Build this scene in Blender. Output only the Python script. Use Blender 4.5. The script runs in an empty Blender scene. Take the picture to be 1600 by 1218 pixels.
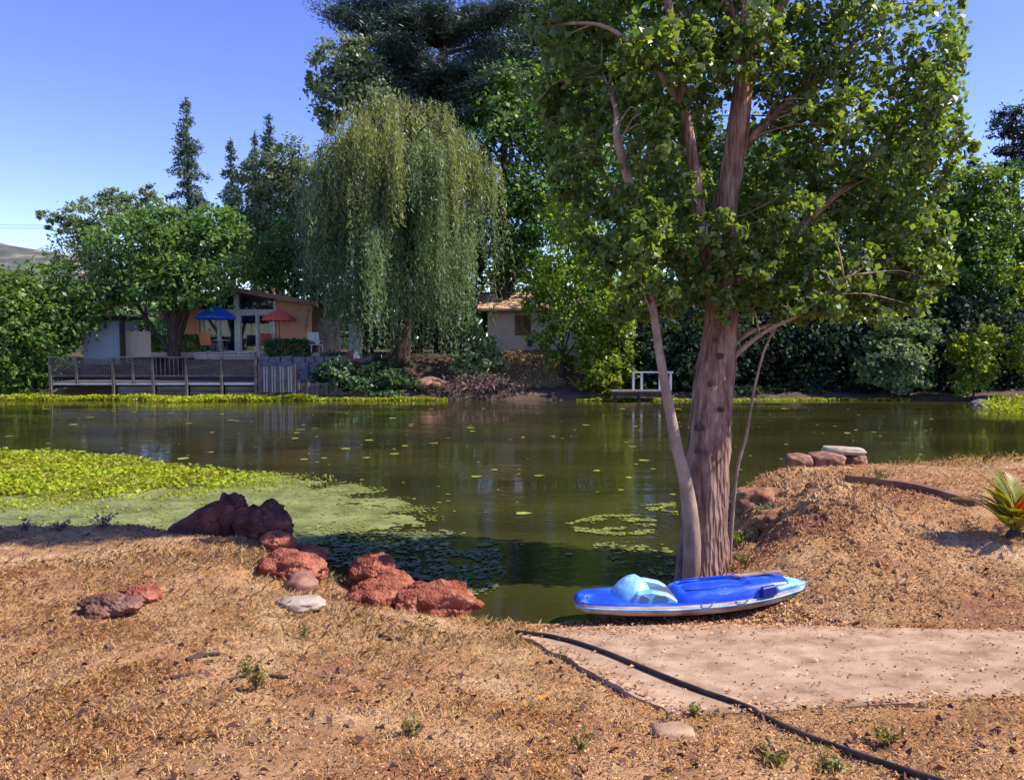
import bpy, bmesh, math, random
import numpy as np
from mathutils import Vector, Matrix, noise

R = math.radians
rng = np.random.default_rng(11)
random.seed(5)
S = bpy.context.scene
COL = S.collection

# ------------------------------------------------------------------ camera, sky, sun, exposure
EYE, F, HORIZON = 2.5, 1155.0, 549.0
PITCH = math.atan((HORIZON - 609) / F)
cam_d = bpy.data.cameras.new('camera')
cam_d.sensor_width, cam_d.lens = 36.0, 36.0 * F / 1600
cam_d.clip_start, cam_d.clip_end = 0.1, 6000
cam = bpy.data.objects.new('camera', cam_d)
cam.location = (0, 0, EYE)
cam.rotation_euler = (math.pi / 2 + PITCH, 0, 0)
COL.objects.link(cam)
S.camera = cam

SUN_EL, SUN_AZ = R(49), R(95)          # azimuth clockwise from +Y
world = bpy.data.worlds.new('World')
S.world = world
world.use_nodes = True
wn, wl = world.node_tree.nodes, world.node_tree.links
wn.clear()
sky = wn.new('ShaderNodeTexSky')
sky.sky_type = 'NISHITA'
sky.sun_disc = False
sky.sun_elevation, sky.sun_rotation = SUN_EL, SUN_AZ
sky.altitude, sky.air_density, sky.dust_density, sky.ozone_density = 400, 1.0, 0.0, 2.4
hs = wn.new('ShaderNodeHueSaturation')
hs.inputs['Hue'].default_value = 0.53
hs.inputs['Saturation'].default_value = 1.2
bg = wn.new('ShaderNodeBackground')
bg.inputs['Strength'].default_value = 0.15
wo = wn.new('ShaderNodeOutputWorld')
wl.new(sky.outputs[0], hs.inputs['Color'])
wl.new(hs.outputs[0], bg.inputs[0])
wl.new(bg.outputs[0], wo.inputs[0])

sun_d = bpy.data.lights.new('sun', 'SUN')
sun_d.energy, sun_d.angle, sun_d.color = 4.3, R(0.5), (1.0, 0.91, 0.77)
sun = bpy.data.objects.new('sun', sun_d)
sdir = Vector((math.sin(SUN_AZ) * math.cos(SUN_EL), math.cos(SUN_AZ) * math.cos(SUN_EL), math.sin(SUN_EL)))
sun.rotation_euler = sdir.to_track_quat('Z', 'Y').to_euler()
sun.location = (20, 0, 30)
COL.objects.link(sun)

S.view_settings.view_transform = 'Standard'
S.view_settings.look = 'None'
S.view_settings.gamma = 1
S.view_settings.use_curve_mapping = False
S.view_settings.exposure = 0.9
S.render.engine = 'CYCLES'
S.cycles.max_bounces = 6
S.cycles.diffuse_bounces = 3
S.cycles.glossy_bounces = 3
S.cycles.transmission_bounces = 5
S.cycles.transparent_max_bounces = 8
S.cycles.sample_clamp_indirect = 6

# ------------------------------------------------------------------ surveying: photo direction -> place
CT, ST = math.cos(PITCH), math.sin(PITCH)
def ray(px, py):
    u, v = (px - 800) / F, (609 - py) / F
    return Vector((u, CT - v * ST, ST + v * CT))
def at(px, py, Y):                       # the point at distance Y
    d = ray(px, py)
    return Vector((0, 0, EYE)) + d * (Y / d.y)
def on(px, py, h):                       # the point at height h
    d = ray(px, py)
    return Vector((0, 0, EYE)) + d * ((h - EYE) / d.z)
def zat(py, Y): return at(800, py, Y).z
def xat(px, Y): return (px - 800) / F * Y / (CT - 0) * CT if False else at(px, 560, Y).x

# ------------------------------------------------------------------ object helpers
def tag(o, label=None, cat=None, group=None, kind=None):
    if label: o['label'] = label
    if cat: o['category'] = cat
    if group: o['group'] = group
    if kind: o['kind'] = kind
    return o
def empty(name, loc, label=None, cat=None, group=None, rz=0):
    o = bpy.data.objects.new(name, None)
    o.location = loc
    o.rotation_euler = (0, 0, rz)
    o.empty_display_size = 0.2
    COL.objects.link(o)
    return tag(o, label, cat, group)
def link(name, me, mat=None, parent=None, smooth=False):
    """mesh is in world coordinates when the parent is an unrotated Empty: shift it to the parent's base"""
    o = bpy.data.objects.new(name, me)
    COL.objects.link(o)
    if mat is not None:
        for m in (mat if isinstance(mat, (list, tuple)) else [mat]):
            me.materials.append(m)
    if smooth:
        me.polygons.foreach_set('use_smooth', np.ones(len(me.polygons), dtype=bool))
    if parent is not None:
        o.parent = parent
    return o
def to_local(me, base):
    me.transform(Matrix.Translation(-Vector(base)))
def world_base(p):
    b = Vector((0, 0, 0))
    while p is not None:
        b += p.location
        p = p.parent
    return b
def bm_obj(name, bm, mat, parent=None, smooth=False, world=True, bevel=0):
    me = bpy.data.meshes.new(name)
    bmesh.ops.recalc_face_normals(bm, faces=bm.faces)
    if bevel:
        bmesh.ops.bevel(bm, geom=list(bm.edges), offset=bevel, segments=1, affect='EDGES', clamp_overlap=True)
    bm.to_mesh(me)
    bm.free()
    if parent is not None and world:
        to_local(me, world_base(parent))
    return link(name, me, mat, parent, smooth)
def np_mesh(name, verts, nper, nfaces):
    """nfaces polygons of nper consecutive vertices each"""
    me = bpy.data.meshes.new(name)
    me.vertices.add(len(verts))
    me.vertices.foreach_set('co', np.asarray(verts, dtype=np.float32).ravel())
    me.loops.add(nper * nfaces)
    me.loops.foreach_set('vertex_index', np.arange(nper * nfaces, dtype=np.int32))
    me.polygons.add(nfaces)
    me.polygons.foreach_set('loop_start', np.arange(0, nper * nfaces, nper, dtype=np.int32))
    me.update(calc_edges=True)
    return me
def grid_mesh(name, X, Y, Z, keep=None):
    ny, nx = X.shape
    idx = np.arange(nx * ny).reshape(ny, nx)
    q = np.stack([idx[:-1, :-1], idx[:-1, 1:], idx[1:, 1:], idx[1:, :-1]], -1).reshape(-1, 4)
    if keep is not None:
        q = q[keep.ravel()]
    me = bpy.data.meshes.new(name)
    v = np.stack([X, Y, Z], -1).reshape(-1, 3)
    me.vertices.add(len(v))
    me.vertices.foreach_set('co', v.astype(np.float32).ravel())
    me.loops.add(q.size)
    me.loops.foreach_set('vertex_index', q.astype(np.int32).ravel())
    me.polygons.add(len(q))
    me.polygons.foreach_set('loop_start', np.arange(0, q.size, 4, dtype=np.int32))
    me.update(calc_edges=True)
    return me
def box(bm, c, s, rz=0, rx=0, ry=0):
    M = Matrix.Translation(c) @ Matrix.Rotation(rz, 4, 'Z') @ Matrix.Rotation(ry, 4, 'Y') @ Matrix.Rotation(rx, 4, 'X') @ Matrix.Diagonal((s[0], s[1], s[2], 1))
    bmesh.ops.create_cube(bm, size=1, matrix=M)
def bar(bm, a, b, w, d=None):
    a, b = Vector(a), Vector(b)
    d = d or w
    v = b - a
    q = v.to_track_quat('Z', 'Y').to_matrix().to_4x4()
    M = Matrix.Translation((a + b) / 2) @ q @ Matrix.Diagonal((w, d, v.length, 1))
    bmesh.ops.create_cube(bm, size=1, matrix=M)
def prism(bm, poly, axis_vec):
    """closed prism: polygon (3D points) swept along axis_vec"""
    a = [bm.verts.new(Vector(p)) for p in poly]
    b = [bm.verts.new(Vector(p) + Vector(axis_vec)) for p in poly]
    n = len(poly)
    bm.faces.new(a)
    bm.faces.new(b[::-1])
    for i in range(n):
        bm.faces.new((a[i], b[i], b[(i + 1) % n], a[(i + 1) % n]))
def tube(bm, pts, radii, seg=8, rough=0.0, freq=3.0, flare=None):
    pts = [Vector(p) for p in pts]
    n = len(pts)
    rings = []
    up = Vector((0, 1, 0.01))
    for i in range(n):
        t = (pts[min(i + 1, n - 1)] - pts[max(i - 1, 0)]).normalized()
        a = t.cross(up)
        if a.length < 1e-3: a = t.cross(Vector((1, 0, 0)))
        a.normalize()
        b = t.cross(a)
        ring = []
        for k in range(seg):
            th = 2 * math.pi * k / seg
            r = radii[i]
            if rough:
                p = pts[i] + (a * math.cos(th) + b * math.sin(th)) * r
                r *= 1 + rough * noise.fractal(p * freq, 1.0, 2.0, 4)
            if flare: r *= flare(i, th)
            ring.append(bm.verts.new(pts[i] + (a * math.cos(th) + b * math.sin(th)) * r))
        rings.append(ring)
    for i in range(n - 1):
        for k in range(seg):
            bm.faces.new((rings[i][k], rings[i][(k + 1) % seg], rings[i + 1][(k + 1) % seg], rings[i + 1][k]))
    bm.faces.new(rings[0][::-1])
    bm.faces.new(rings[-1])
def spline(pts, vals, n):
    """Catmull-Rom through points and values"""
    P = [Vector(p) for p in pts]
    out, ov = [], []
    m = len(P)
    for i in range(n):
        u = i / (n - 1) * (m - 1)
        k = min(int(u), m - 2)
        t = u - k
        p0, p1, p2, p3 = P[max(k - 1, 0)], P[k], P[k + 1], P[min(k + 2, m - 1)]
        out.append(0.5 * ((2 * p1) + (p2 - p0) * t + (2 * p0 - 5 * p1 + 4 * p2 - p3) * t * t + (3 * p1 - p0 - 3 * p2 + p3) * t ** 3))
        ov.append(vals[k] * (1 - t) + vals[k + 1] * t)
    return out, ov
def inside(poly, x, y):
    """vectorised point in polygon"""
    r = np.zeros(np.shape(x), dtype=bool)
    n = len(poly)
    for i in range(n):
        x1, y1 = poly[i][0], poly[i][1]
        x2, y2 = poly[(i + 1) % n][0], poly[(i + 1) % n][1]
        c = ((y1 > y) != (y2 > y)) & (x < (x2 - x1) * (y - y1) / (y2 - y1 + 1e-12) + x1)
        r ^= c
    return r

# ------------------------------------------------------------------ value noise (numpy)
def _h(ix, iy, seed):
    n = (ix.astype(np.int64) * 374761393 + iy.astype(np.int64) * 668265263 + seed * 1442695041) & 0xffffffff
    n = ((n ^ (n >> 13)) * 1274126177) & 0xffffffff
    return ((n ^ (n >> 16)) & 0xffff) / 65535.0
def vnoise(x, y, seed=0):
    ix, iy = np.floor(x), np.floor(y)
    fx, fy = x - ix, y - iy
    fx, fy = fx * fx * (3 - 2 * fx), fy * fy * (3 - 2 * fy)
    a, b = _h(ix, iy, seed), _h(ix + 1, iy, seed)
    c, d = _h(ix, iy + 1, seed), _h(ix + 1, iy + 1, seed)
    return (a * (1 - fx) + b * fx) * (1 - fy) + (c * (1 - fx) + d * fx) * fy
def fbm(x, y, seed=0, octv=4):
    s, a, t = 0, 0.5, 0
    for i in range(octv):
        s = s + a * vnoise(x * 2 ** i, y * 2 ** i, seed + i)
        t += a
        a *= 0.5
    return s / t

# ------------------------------------------------------------------ materials
def new_mat(name):
    m = bpy.data.materials.new(name)
    m.use_nodes = True
    nt = m.node_tree
    nt.nodes.clear()
    out = nt.nodes.new('ShaderNodeOutputMaterial')
    return m, nt.nodes, nt.links, out
def ramp(N, stops):
    r = N.new('ShaderNodeValToRGB')
    e = r.color_ramp.elements
    while len(e) < len(stops): e.new(0.5)
    for i, (p, c) in enumerate(stops):
        e[i].position = p
        e[i].color = (c[0], c[1], c[2], 1)
    return r
def tex(N, L, scale=5, detail=6, rough=0.6, vec=(1, 1, 1), kind='noise', coord='Object'):
    tc = N.new('ShaderNodeTexCoord')
    mp = N.new('ShaderNodeMapping')
    mp.inputs['Scale'].default_value = vec
    L.new(tc.outputs[coord], mp.inputs[0])
    if kind == 'noise':
        t = N.new('ShaderNodeTexNoise')
        t.inputs['Detail'].default_value = detail
        t.inputs['Roughness'].default_value = rough
    elif kind == 'voronoi':
        t = N.new('ShaderNodeTexVoronoi')
    else:
        t = N.new('ShaderNodeTexWave')
    t.inputs['Scale'].default_value = scale
    L.new(mp.outputs[0], t.inputs['Vector'])
    return t
def mat(name, stops, scale=4, rough=0.8, bump=0.3, bscale=20, bdist=0.02, vec=(1, 1, 1), spec=0.3, metal=0.0, bvec=None, detail=6, bkind='noise'):
    """noise-driven colour ramp and bump"""
    m, N, L, out = new_mat(name)
    p = N.new('ShaderNodeBsdfPrincipled')
    p.inputs['Roughness'].default_value = rough
    p.inputs['Specular IOR Level'].default_value = spec
    p.inputs['Metallic'].default_value = metal
    t = tex(N, L, scale, detail, 0.6, vec)
    r = ramp(N, stops)
    L.new(t.outputs['Fac'], r.inputs[0])
    L.new(r.outputs[0], p.inputs['Base Color'])
    if bump:
        b = N.new('ShaderNodeBump')
        b.inputs['Strength'].default_value = bump
        b.inputs['Distance'].default_value = bdist
        t2 = tex(N, L, bscale, 8, 0.65, bvec or vec, bkind)
        L.new(t2.outputs['Distance' if bkind == 'voronoi' else 'Fac'], b.inputs['Height'])
        L.new(b.outputs[0], p.inputs['Normal'])
    L.new(p.outputs[0], out.inputs[0])
    return m
def paint(name, c, rough=0.5, var=0.12, spec=0.4, bump=0.05):
    lo = [max(0, v * (1 - var)) for v in c]
    hi = [min(1, v * (1 + var)) for v in c]
    return mat(name, [(0.3, lo), (0.7, hi)], scale=2.5, rough=rough, bump=bump, bscale=30, bdist=0.01, spec=spec)
def leaf_mat(name, cols, trans=0.4, tcol=(1.5, 1.6, 0.6), rough=0.45, spec=0.4, patch=None):
    """each leaf its own shade; light passes through"""
    m, N, L, out = new_mat(name)
    g = N.new('ShaderNodeNewGeometry')
    n = len(cols)
    r = ramp(N, [(i / max(1, n - 1), c) for i, c in enumerate(cols)])
    L.new(g.outputs['Random Per Island'], r.inputs[0])
    src = r.outputs[0]
    if patch:
        t = tex(N, L, patch[0], 2)
        mx = N.new('ShaderNodeMix')
        mx.data_type = 'RGBA'
        r2 = ramp(N, [(0.42, (0, 0, 0)), (0.6, (1, 1, 1))])
        L.new(t.outputs['Fac'], r2.inputs[0])
        L.new(r2.outputs[0], mx.inputs[0])
        L.new(src, mx.inputs[6])
        mx.inputs[7].default_value = (*patch[1], 1)
        src = mx.outputs[2]
    p = N.new('ShaderNodeBsdfPrincipled')
    p.inputs['Roughness'].default_value = rough
    p.inputs['Specular IOR Level'].default_value = spec
    L.new(src, p.inputs['Base Color'])
    mul = N.new('ShaderNodeMix')
    mul.data_type = 'RGBA'
    mul.blend_type = 'MULTIPLY'
    mul.clamp_result = False
    mul.inputs[0].default_value = 1
    L.new(src, mul.inputs[6])
    mul.inputs[7].default_value = (*tcol, 1)
    t = N.new('ShaderNodeBsdfTranslucent')
    L.new(mul.outputs[2], t.inputs[0])
    mix = N.new('ShaderNodeMixShader')
    mix.inputs[0].default_value = trans
    L.new(p.outputs[0], mix.inputs[1])
    L.new(t.outputs[0], mix.inputs[2])
    L.new(mix.outputs[0], out.inputs[0])
    return m
# ------------------------------------------------------------------ material palette
def ground_mat():
    m, N, L, out = new_mat('dry_ground')
    p = N.new('ShaderNodeBsdfPrincipled')
    p.inputs['Roughness'].default_value = 0.95
    p.inputs['Specular IOR Level'].default_value = 0.1
    big = tex(N, L, 1.1, 6, 0.65)
    fine = tex(N, L, 28, 8, 0.7)
    r1 = ramp(N, [(0.36, (0.27, 0.125, 0.080)), (0.47, (0.38, 0.21, 0.105)), (0.56, (0.46, 0.28, 0.145)), (0.68, (0.58, 0.40, 0.24))])
    r2 = ramp(N, [(0.3, (0.42, 0.36, 0.32)), (0.5, (0.9, 0.88, 0.85)), (0.7, (1.25, 1.2, 1.1))])
    L.new(big.outputs['Fac'], r1.inputs[0])
    L.new(fine.outputs['Fac'], r2.inputs[0])
    mx = N.new('ShaderNodeMix')
    mx.data_type = 'RGBA'
    mx.blend_type = 'MULTIPLY'
    mx.clamp_result = False
    mx.inputs[0].default_value = 1
    L.new(r1.outputs[0], mx.inputs[6])
    L.new(r2.outputs[0], mx.inputs[7])
    L.new(mx.outputs[2], p.inputs['Base Color'])
    b = N.new('ShaderNodeBump')
    b.inputs['Strength'].default_value = 0.8
    b.inputs['Distance'].default_value = 0.03
    L.new(fine.outputs['Fac'], b.inputs['Height'])
    L.new(b.outputs[0], p.inputs['Normal'])
    L.new(p.outputs[0], out.inputs[0])
    return m
def water_mat():
    m, N, L, out = new_mat('pond_water')
    p = N.new('ShaderNodeBsdfPrincipled')
    p.inputs['Roughness'].default_value = 0.06
    p.inputs['IOR'].default_value = 1.33
    p.inputs['Specular IOR Level'].default_value = 0.5
    murk = tex(N, L, 0.25, 3, 0.5, (0.5, 1.6, 1))
    r = ramp(N, [(0.35, (0.021, 0.020, 0.006)), (0.65, (0.042, 0.040, 0.010))])
    L.new(murk.outputs['Fac'], r.inputs[0])
    L.new(r.outputs[0], p.inputs['Base Color'])
    a = tex(N, L, 2.6, 3, 0.55, (0.55, 1.5, 1))
    c = tex(N, L, 0.5, 2, 0.5, (0.4, 1.3, 1))
    gate = tex(N, L, 0.22, 2, 0.5, (0.5, 1.4, 1))       # calm and ruffled patches
    rg = ramp(N, [(0.42, (0.12, 0.12, 0.12)), (0.62, (1, 1, 1))])
    L.new(gate.outputs['Fac'], rg.inputs[0])
    ml = N.new('ShaderNodeMath')
    ml.operation = 'MULTIPLY'
    L.new(a.outputs['Fac'], ml.inputs[0])
    L.new(rg.outputs[0], ml.inputs[1])
    b1 = N.new('ShaderNodeBump')
    b1.inputs['Strength'].default_value = 0.34
    b1.inputs['Distance'].default_value = 0.05
    L.new(ml.outputs[0], b1.inputs['Height'])
    b2 = N.new('ShaderNodeBump')
    b2.inputs['Strength'].default_value = 0.12
    b2.inputs['Distance'].default_value = 0.12
    L.new(c.outputs['Fac'], b2.inputs['Height'])
    L.new(b1.outputs[0], b2.inputs['Normal'])
    L.new(b2.outputs[0], p.inputs['Normal'])
    L.new(p.outputs[0], out.inputs[0])
    return m
def lava_mat(name, dark, mid, light):
    m, N, L, out = new_mat(name)
    p = N.new('ShaderNodeBsdfPrincipled')
    p.inputs['Roughness'].default_value = 0.92
    p.inputs['Specular IOR Level'].default_value = 0.15
    t = tex(N, L, 5, 12, 0.78)
    r = ramp(N, [(0.36, dark), (0.48, mid), (0.58, light), (0.72, (light[0] * 1.35, light[1] * 1.7, light[2] * 1.9))])
    L.new(t.outputs['Fac'], r.inputs[0])
    L.new(r.outputs[0], p.inputs['Base Color'])
    v = tex(N, L, 38, kind='voronoi')
    b = N.new('ShaderNodeBump')
    b.inputs['Strength'].default_value = 0.8
    b.inputs['Distance'].default_value = 0.02
    L.new(v.outputs['Distance'], b.inputs['Height'])
    n2 = tex(N, L, 60, 6, 0.7)
    b2 = N.new('ShaderNodeBump')
    b2.inputs['Strength'].default_value = 0.6
    b2.inputs['Distance'].default_value = 0.01
    L.new(n2.outputs['Fac'], b2.inputs['Height'])
    L.new(b.outputs[0], b2.inputs['Normal'])
    L.new(b2.outputs[0], p.inputs['Normal'])
    L.new(p.outputs[0], out.inputs[0])
    return m
def glass_mat():
    m, N, L, out = new_mat('dark_glass')
    p = N.new('ShaderNodeBsdfPrincipled')
    t = tex(N, L, 0.8, 3)
    r = ramp(N, [(0.4, (0.012, 0.014, 0.03)), (0.65, (0.05, 0.05, 0.075))])
    L.new(t.outputs['Fac'], r.inputs[0])
    L.new(r.outputs[0], p.inputs['Base Color'])
    p.inputs['Roughness'].default_value = 0.06
    p.inputs['Specular IOR Level'].default_value = 0.6
    L.new(p.outputs[0], out.inputs[0])
    return m

M = {}
M['ground'] = ground_mat()
M['water'] = water_mat()
M['glass'] = glass_mat()
M['far_soil'] = mat('far_soil', [(0.35, (0.055, 0.038, 0.028)), (0.6, (0.10, 0.068, 0.045)), (0.75, (0.17, 0.12, 0.07))], scale=0.9, rough=0.95, bump=0.6, bscale=6, bdist=0.1)
M['hill'] = mat('hill_grass', [(0.35, (0.060, 0.066, 0.060)), (0.5, (0.105, 0.105, 0.090)), (0.62, (0.24, 0.205, 0.15))], scale=0.035, rough=1, bump=0)
M['concrete'] = mat('worn_concrete', [(0.32, (0.24, 0.148, 0.092)), (0.5, (0.385, 0.256, 0.166)), (0.68, (0.50, 0.355, 0.242))], scale=4, rough=0.93, bump=0.5, bscale=70, bdist=0.012, detail=12, spec=0.1)
M['lava'] = lava_mat('red_lava', (0.085, 0.026, 0.018), (0.25, 0.072, 0.042), (0.37, 0.14, 0.085))
M['lava_brown'] = lava_mat('brown_lava', (0.06, 0.030, 0.026), (0.14, 0.062, 0.045), (0.24, 0.13, 0.095))
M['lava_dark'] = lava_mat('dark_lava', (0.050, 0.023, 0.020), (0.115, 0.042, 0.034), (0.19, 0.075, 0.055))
M['pale_stone'] = mat('pale_stone', [(0.35, (0.28, 0.21, 0.155)), (0.65, (0.47, 0.37, 0.29))], scale=7, bump=0.5, bscale=30, rough=0.9)
M['brown_stone'] = mat('brown_stone', [(0.33, (0.13, 0.060, 0.042)), (0.55, (0.29, 0.145, 0.098)), (0.7, (0.42, 0.26, 0.19))], scale=6, bump=0.6, bscale=30, rough=0.9)
M['earth'] = mat('red_earth', [(0.33, (0.14, 0.06, 0.04)), (0.5, (0.30, 0.145, 0.085)), (0.68, (0.44, 0.25, 0.15))], scale=7, rough=0.95, bump=0.9, bscale=26, bdist=0.03, spec=0.1, detail=10)
M['bark'] = mat('poplar_bark', [(0.3, (0.075, 0.040, 0.030)), (0.5, (0.25, 0.145, 0.110)), (0.7, (0.42, 0.275, 0.215))], scale=7, rough=0.95, bump=0.9, bscale=26, bdist=0.045, vec=(1.6, 1.6, 0.4), spec=0.1, detail=9, bvec=(1, 1, 0.16), bkind='voronoi')
M['young_bark'] = mat('young_bark', [(0.3, (0.20, 0.13, 0.10)), (0.7, (0.40, 0.29, 0.22))], scale=9, rough=0.9, bump=0.5, bscale=25, vec=(1, 1, 0.5))
M['dark_bark'] = mat('dark_bark', [(0.3, (0.03, 0.02, 0.017)), (0.7, (0.10, 0.066, 0.052))], scale=4, rough=0.95, bump=0.7, bscale=8, bdist=0.06, vec=(1.5, 1.5, 0.4))
M['grey_wood'] = mat('weathered_wood', [(0.3, (0.085, 0.062, 0.052)), (0.7, (0.20, 0.155, 0.135))], scale=3, rough=0.9, bump=0.4, bscale=18, vec=(0.3, 1, 1))
M['picket'] = paint('grey_picket', (0.30, 0.27, 0.25), 0.8)
M['red_wood'] = mat('redwood_timber', [(0.3, (0.12, 0.050, 0.035)), (0.7, (0.27, 0.14, 0.09))], scale=5, rough=0.9, bump=0.6, bscale=22, vec=(0.3, 1, 1))
M['white'] = paint('white_paint', (0.74, 0.71, 0.66), 0.5)
M['off_white'] = paint('off_white_paint', (0.62, 0.56, 0.50), 0.6)
M['terracotta'] = paint('terracotta_wall', (0.78, 0.38, 0.23), 0.85, 0.08)
M['fascia'] = paint('brown_fascia', (0.38, 0.19, 0.14), 0.8)
M['shingle'] = mat('roof_shingle', [(0.3, (0.13, 0.11, 0.12)), (0.7, (0.24, 0.20, 0.20))], scale=6, bump=0.5, bscale=14)
M['tile'] = mat('clay_roof', [(0.3, (0.40, 0.22, 0.13)), (0.7, (0.62, 0.40, 0.26))], scale=5, bump=0.5, bscale=14)
M['beige'] = paint('beige_stucco', (0.60, 0.48, 0.37), 0.9, 0.07)
M['shutter'] = paint('brown_shutter', (0.26, 0.11, 0.06), 0.7)
M['shed'] = paint('blue_grey_metal', (0.33, 0.39, 0.50), 0.6, 0.05)
M['black'] = paint('black_paint', (0.025, 0.025, 0.03), 0.6)
M['blue_cloth'] = paint('blue_canvas', (0.02, 0.13, 0.72), 0.8)
M['red_cloth'] = paint('red_canvas', (0.80, 0.12, 0.07), 0.8)
M['orange_cloth'] = paint('orange_sling', (0.62, 0.20, 0.08), 0.8)
M['chair_red'] = paint('red_plastic', (0.50, 0.07, 0.06), 0.6)
M['metal'] = paint('dark_metal', (0.10, 0.085, 0.08), 0.5)
M['hose'] = mat('black_hose', [(0.35, (0.022, 0.017, 0.016)), (0.7, (0.10, 0.06, 0.045))], scale=5, rough=0.65, bump=0.3, bscale=40)
M['paving'] = mat('paving_stone', [(0.3, (0.30, 0.24, 0.22)), (0.7, (0.48, 0.39, 0.34))], scale=3, bump=0.3, bscale=20)
M['wall_stone'] = mat('wall_stone', [(0.3, (0.10, 0.085, 0.10)), (0.7, (0.26, 0.22, 0.24))], scale=4, bump=0.5, bscale=14)
# kayak
M['kayak_blue'] = mat('faded_blue_plastic', [(0.30, (0.008, 0.045, 0.46)), (0.50, (0.012, 0.07, 0.58)), (0.60, (0.03, 0.13, 0.62)), (0.67, (0.22, 0.34, 0.66)), (0.74, (0.40, 0.44, 0.55))], scale=7, rough=0.38, bump=0.05, bscale=40, vec=(0.6, 1, 2.5), spec=0.45)
M['kayak_pale'] = mat('pale_blue_plastic', [(0.35, (0.10, 0.36, 0.72)), (0.6, (0.32, 0.62, 0.85)), (0.75, (0.60, 0.78, 0.88))], scale=6, rough=0.42, bump=0.05, bscale=40, spec=0.4)
M['kayak_hull'] = mat('stained_hull', [(0.38, (0.20, 0.12, 0.08)), (0.52, (0.44, 0.32, 0.24)), (0.7, (0.66, 0.57, 0.49))], scale=5, rough=0.55, bump=0.08, bscale=30, vec=(0.5, 1, 2))
M['kayak_navy'] = paint('navy_plastic', (0.010, 0.022, 0.26), 0.4)
M['kayak_well'] = paint('dirty_grey_blue', (0.09, 0.10, 0.14), 0.7)
M['kayak_pane'] = paint('slate_blue_plastic', (0.09, 0.20, 0.36), 0.35)
# leaves
M['poplar'] = leaf_mat('poplar_leaf', [(0.050, 0.085, 0.030), (0.090, 0.140, 0.042), (0.130, 0.185, 0.050), (0.20, 0.25, 0.075)], 0.45, (2.2, 2.2, 0.5), 0.40, 0.5)
M['willow'] = leaf_mat('willow_leaf', [(0.095, 0.145, 0.070), (0.155, 0.215, 0.105), (0.24, 0.30, 0.15)], 0.36, (1.6, 1.7, 0.9))
M['willow_top'] = leaf_mat('willow_painted_sun', [(0.20, 0.235, 0.085), (0.31, 0.34, 0.13)], 0.36, (1.5, 1.45, 0.7))  # sun on the upper boughs painted as a yellower leaf colour
M['mid'] = leaf_mat('mid_green_leaf', [(0.062, 0.124, 0.033), (0.114, 0.196, 0.045), (0.186, 0.279, 0.062)], 0.4, (2.1, 2.1, 0.6))
M['oak'] = leaf_mat('oak_leaf', [(0.058, 0.124, 0.034), (0.100, 0.192, 0.050), (0.167, 0.274, 0.075)], 0.36, (1.9, 2.0, 0.6))
M['fig'] = leaf_mat('broad_leaf', [(0.054, 0.108, 0.022), (0.102, 0.180, 0.034), (0.156, 0.240, 0.054)], 0.36, (1.9, 1.9, 0.5))
M['dusty'] = leaf_mat('dusty_leaf', [(0.098, 0.138, 0.078), (0.163, 0.212, 0.122), (0.244, 0.293, 0.163)], 0.3, (1.5, 1.6, 0.9))
M['bright'] = leaf_mat('yellow_green_leaf', [(0.11, 0.17, 0.020), (0.19, 0.25, 0.028), (0.27, 0.31, 0.04)], 0.45, (1.9, 1.8, 0.5))
M['painted_shade_leaf'] = leaf_mat('painted_shade_leaf', [(0.014, 0.026, 0.016), (0.024, 0.042, 0.024), (0.040, 0.065, 0.032)], 0.25, (1.6, 1.9, 0.8), 0.6, 0.2)  # shade under the trees is painted into this dark leaf colour
M['lime'] = leaf_mat('lime_leaf', [(0.085, 0.150, 0.021), (0.150, 0.227, 0.031), (0.234, 0.312, 0.046)], 0.45, (1.9, 1.9, 0.5))
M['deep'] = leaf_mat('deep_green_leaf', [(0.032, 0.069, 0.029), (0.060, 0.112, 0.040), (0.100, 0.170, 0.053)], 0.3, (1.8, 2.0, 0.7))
M['pale_bush'] = leaf_mat('pale_green_leaf', [(0.10, 0.15, 0.06), (0.17, 0.23, 0.10), (0.25, 0.30, 0.15)], 0.35, (1.5, 1.6, 0.8))
M['needle'] = leaf_mat('pine_needle', [(0.024, 0.045, 0.045), (0.042, 0.069, 0.060), (0.068, 0.098, 0.069)], 0.15, (1.4, 1.6, 1.0))
M['spruce'] = leaf_mat('spruce_needle', [(0.049, 0.082, 0.073), (0.091, 0.139, 0.112), (0.154, 0.204, 0.154)], 0.15, (1.4, 1.6, 1.0))
M['dry_shrub'] = leaf_mat('dry_twig', [(0.11, 0.055, 0.055), (0.20, 0.12, 0.105), (0.28, 0.19, 0.15)], 0.1, (1.2, 1.1, 1.0))
M['straw'] = leaf_mat('dry_grass', [(0.40, 0.205, 0.075), (0.56, 0.32, 0.125), (0.68, 0.43, 0.19), (0.78, 0.56, 0.30)], 0.25, (1.2, 1.1, 0.9), 0.7, 0.2, patch=(1.1, (0.74, 0.53, 0.31)))
M['pale_straw'] = leaf_mat('pale_dry_grass', [(0.50, 0.33, 0.16), (0.66, 0.48, 0.28), (0.76, 0.62, 0.42)], 0.3, (1.1, 1.1, 0.9), 0.7, 0.2)
M['bank_weed'] = leaf_mat('bank_weed', [(0.17, 0.15, 0.05), (0.32, 0.24, 0.10), (0.46, 0.33, 0.16)], 0.3, (1.3, 1.2, 0.7), 0.7, 0.2)
M['bleached'] = leaf_mat('bleached_straw', [(0.60, 0.42, 0.22), (0.74, 0.57, 0.35), (0.82, 0.70, 0.50)], 0.25, (1.1, 1.05, 0.9), 0.7, 0.2)
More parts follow.
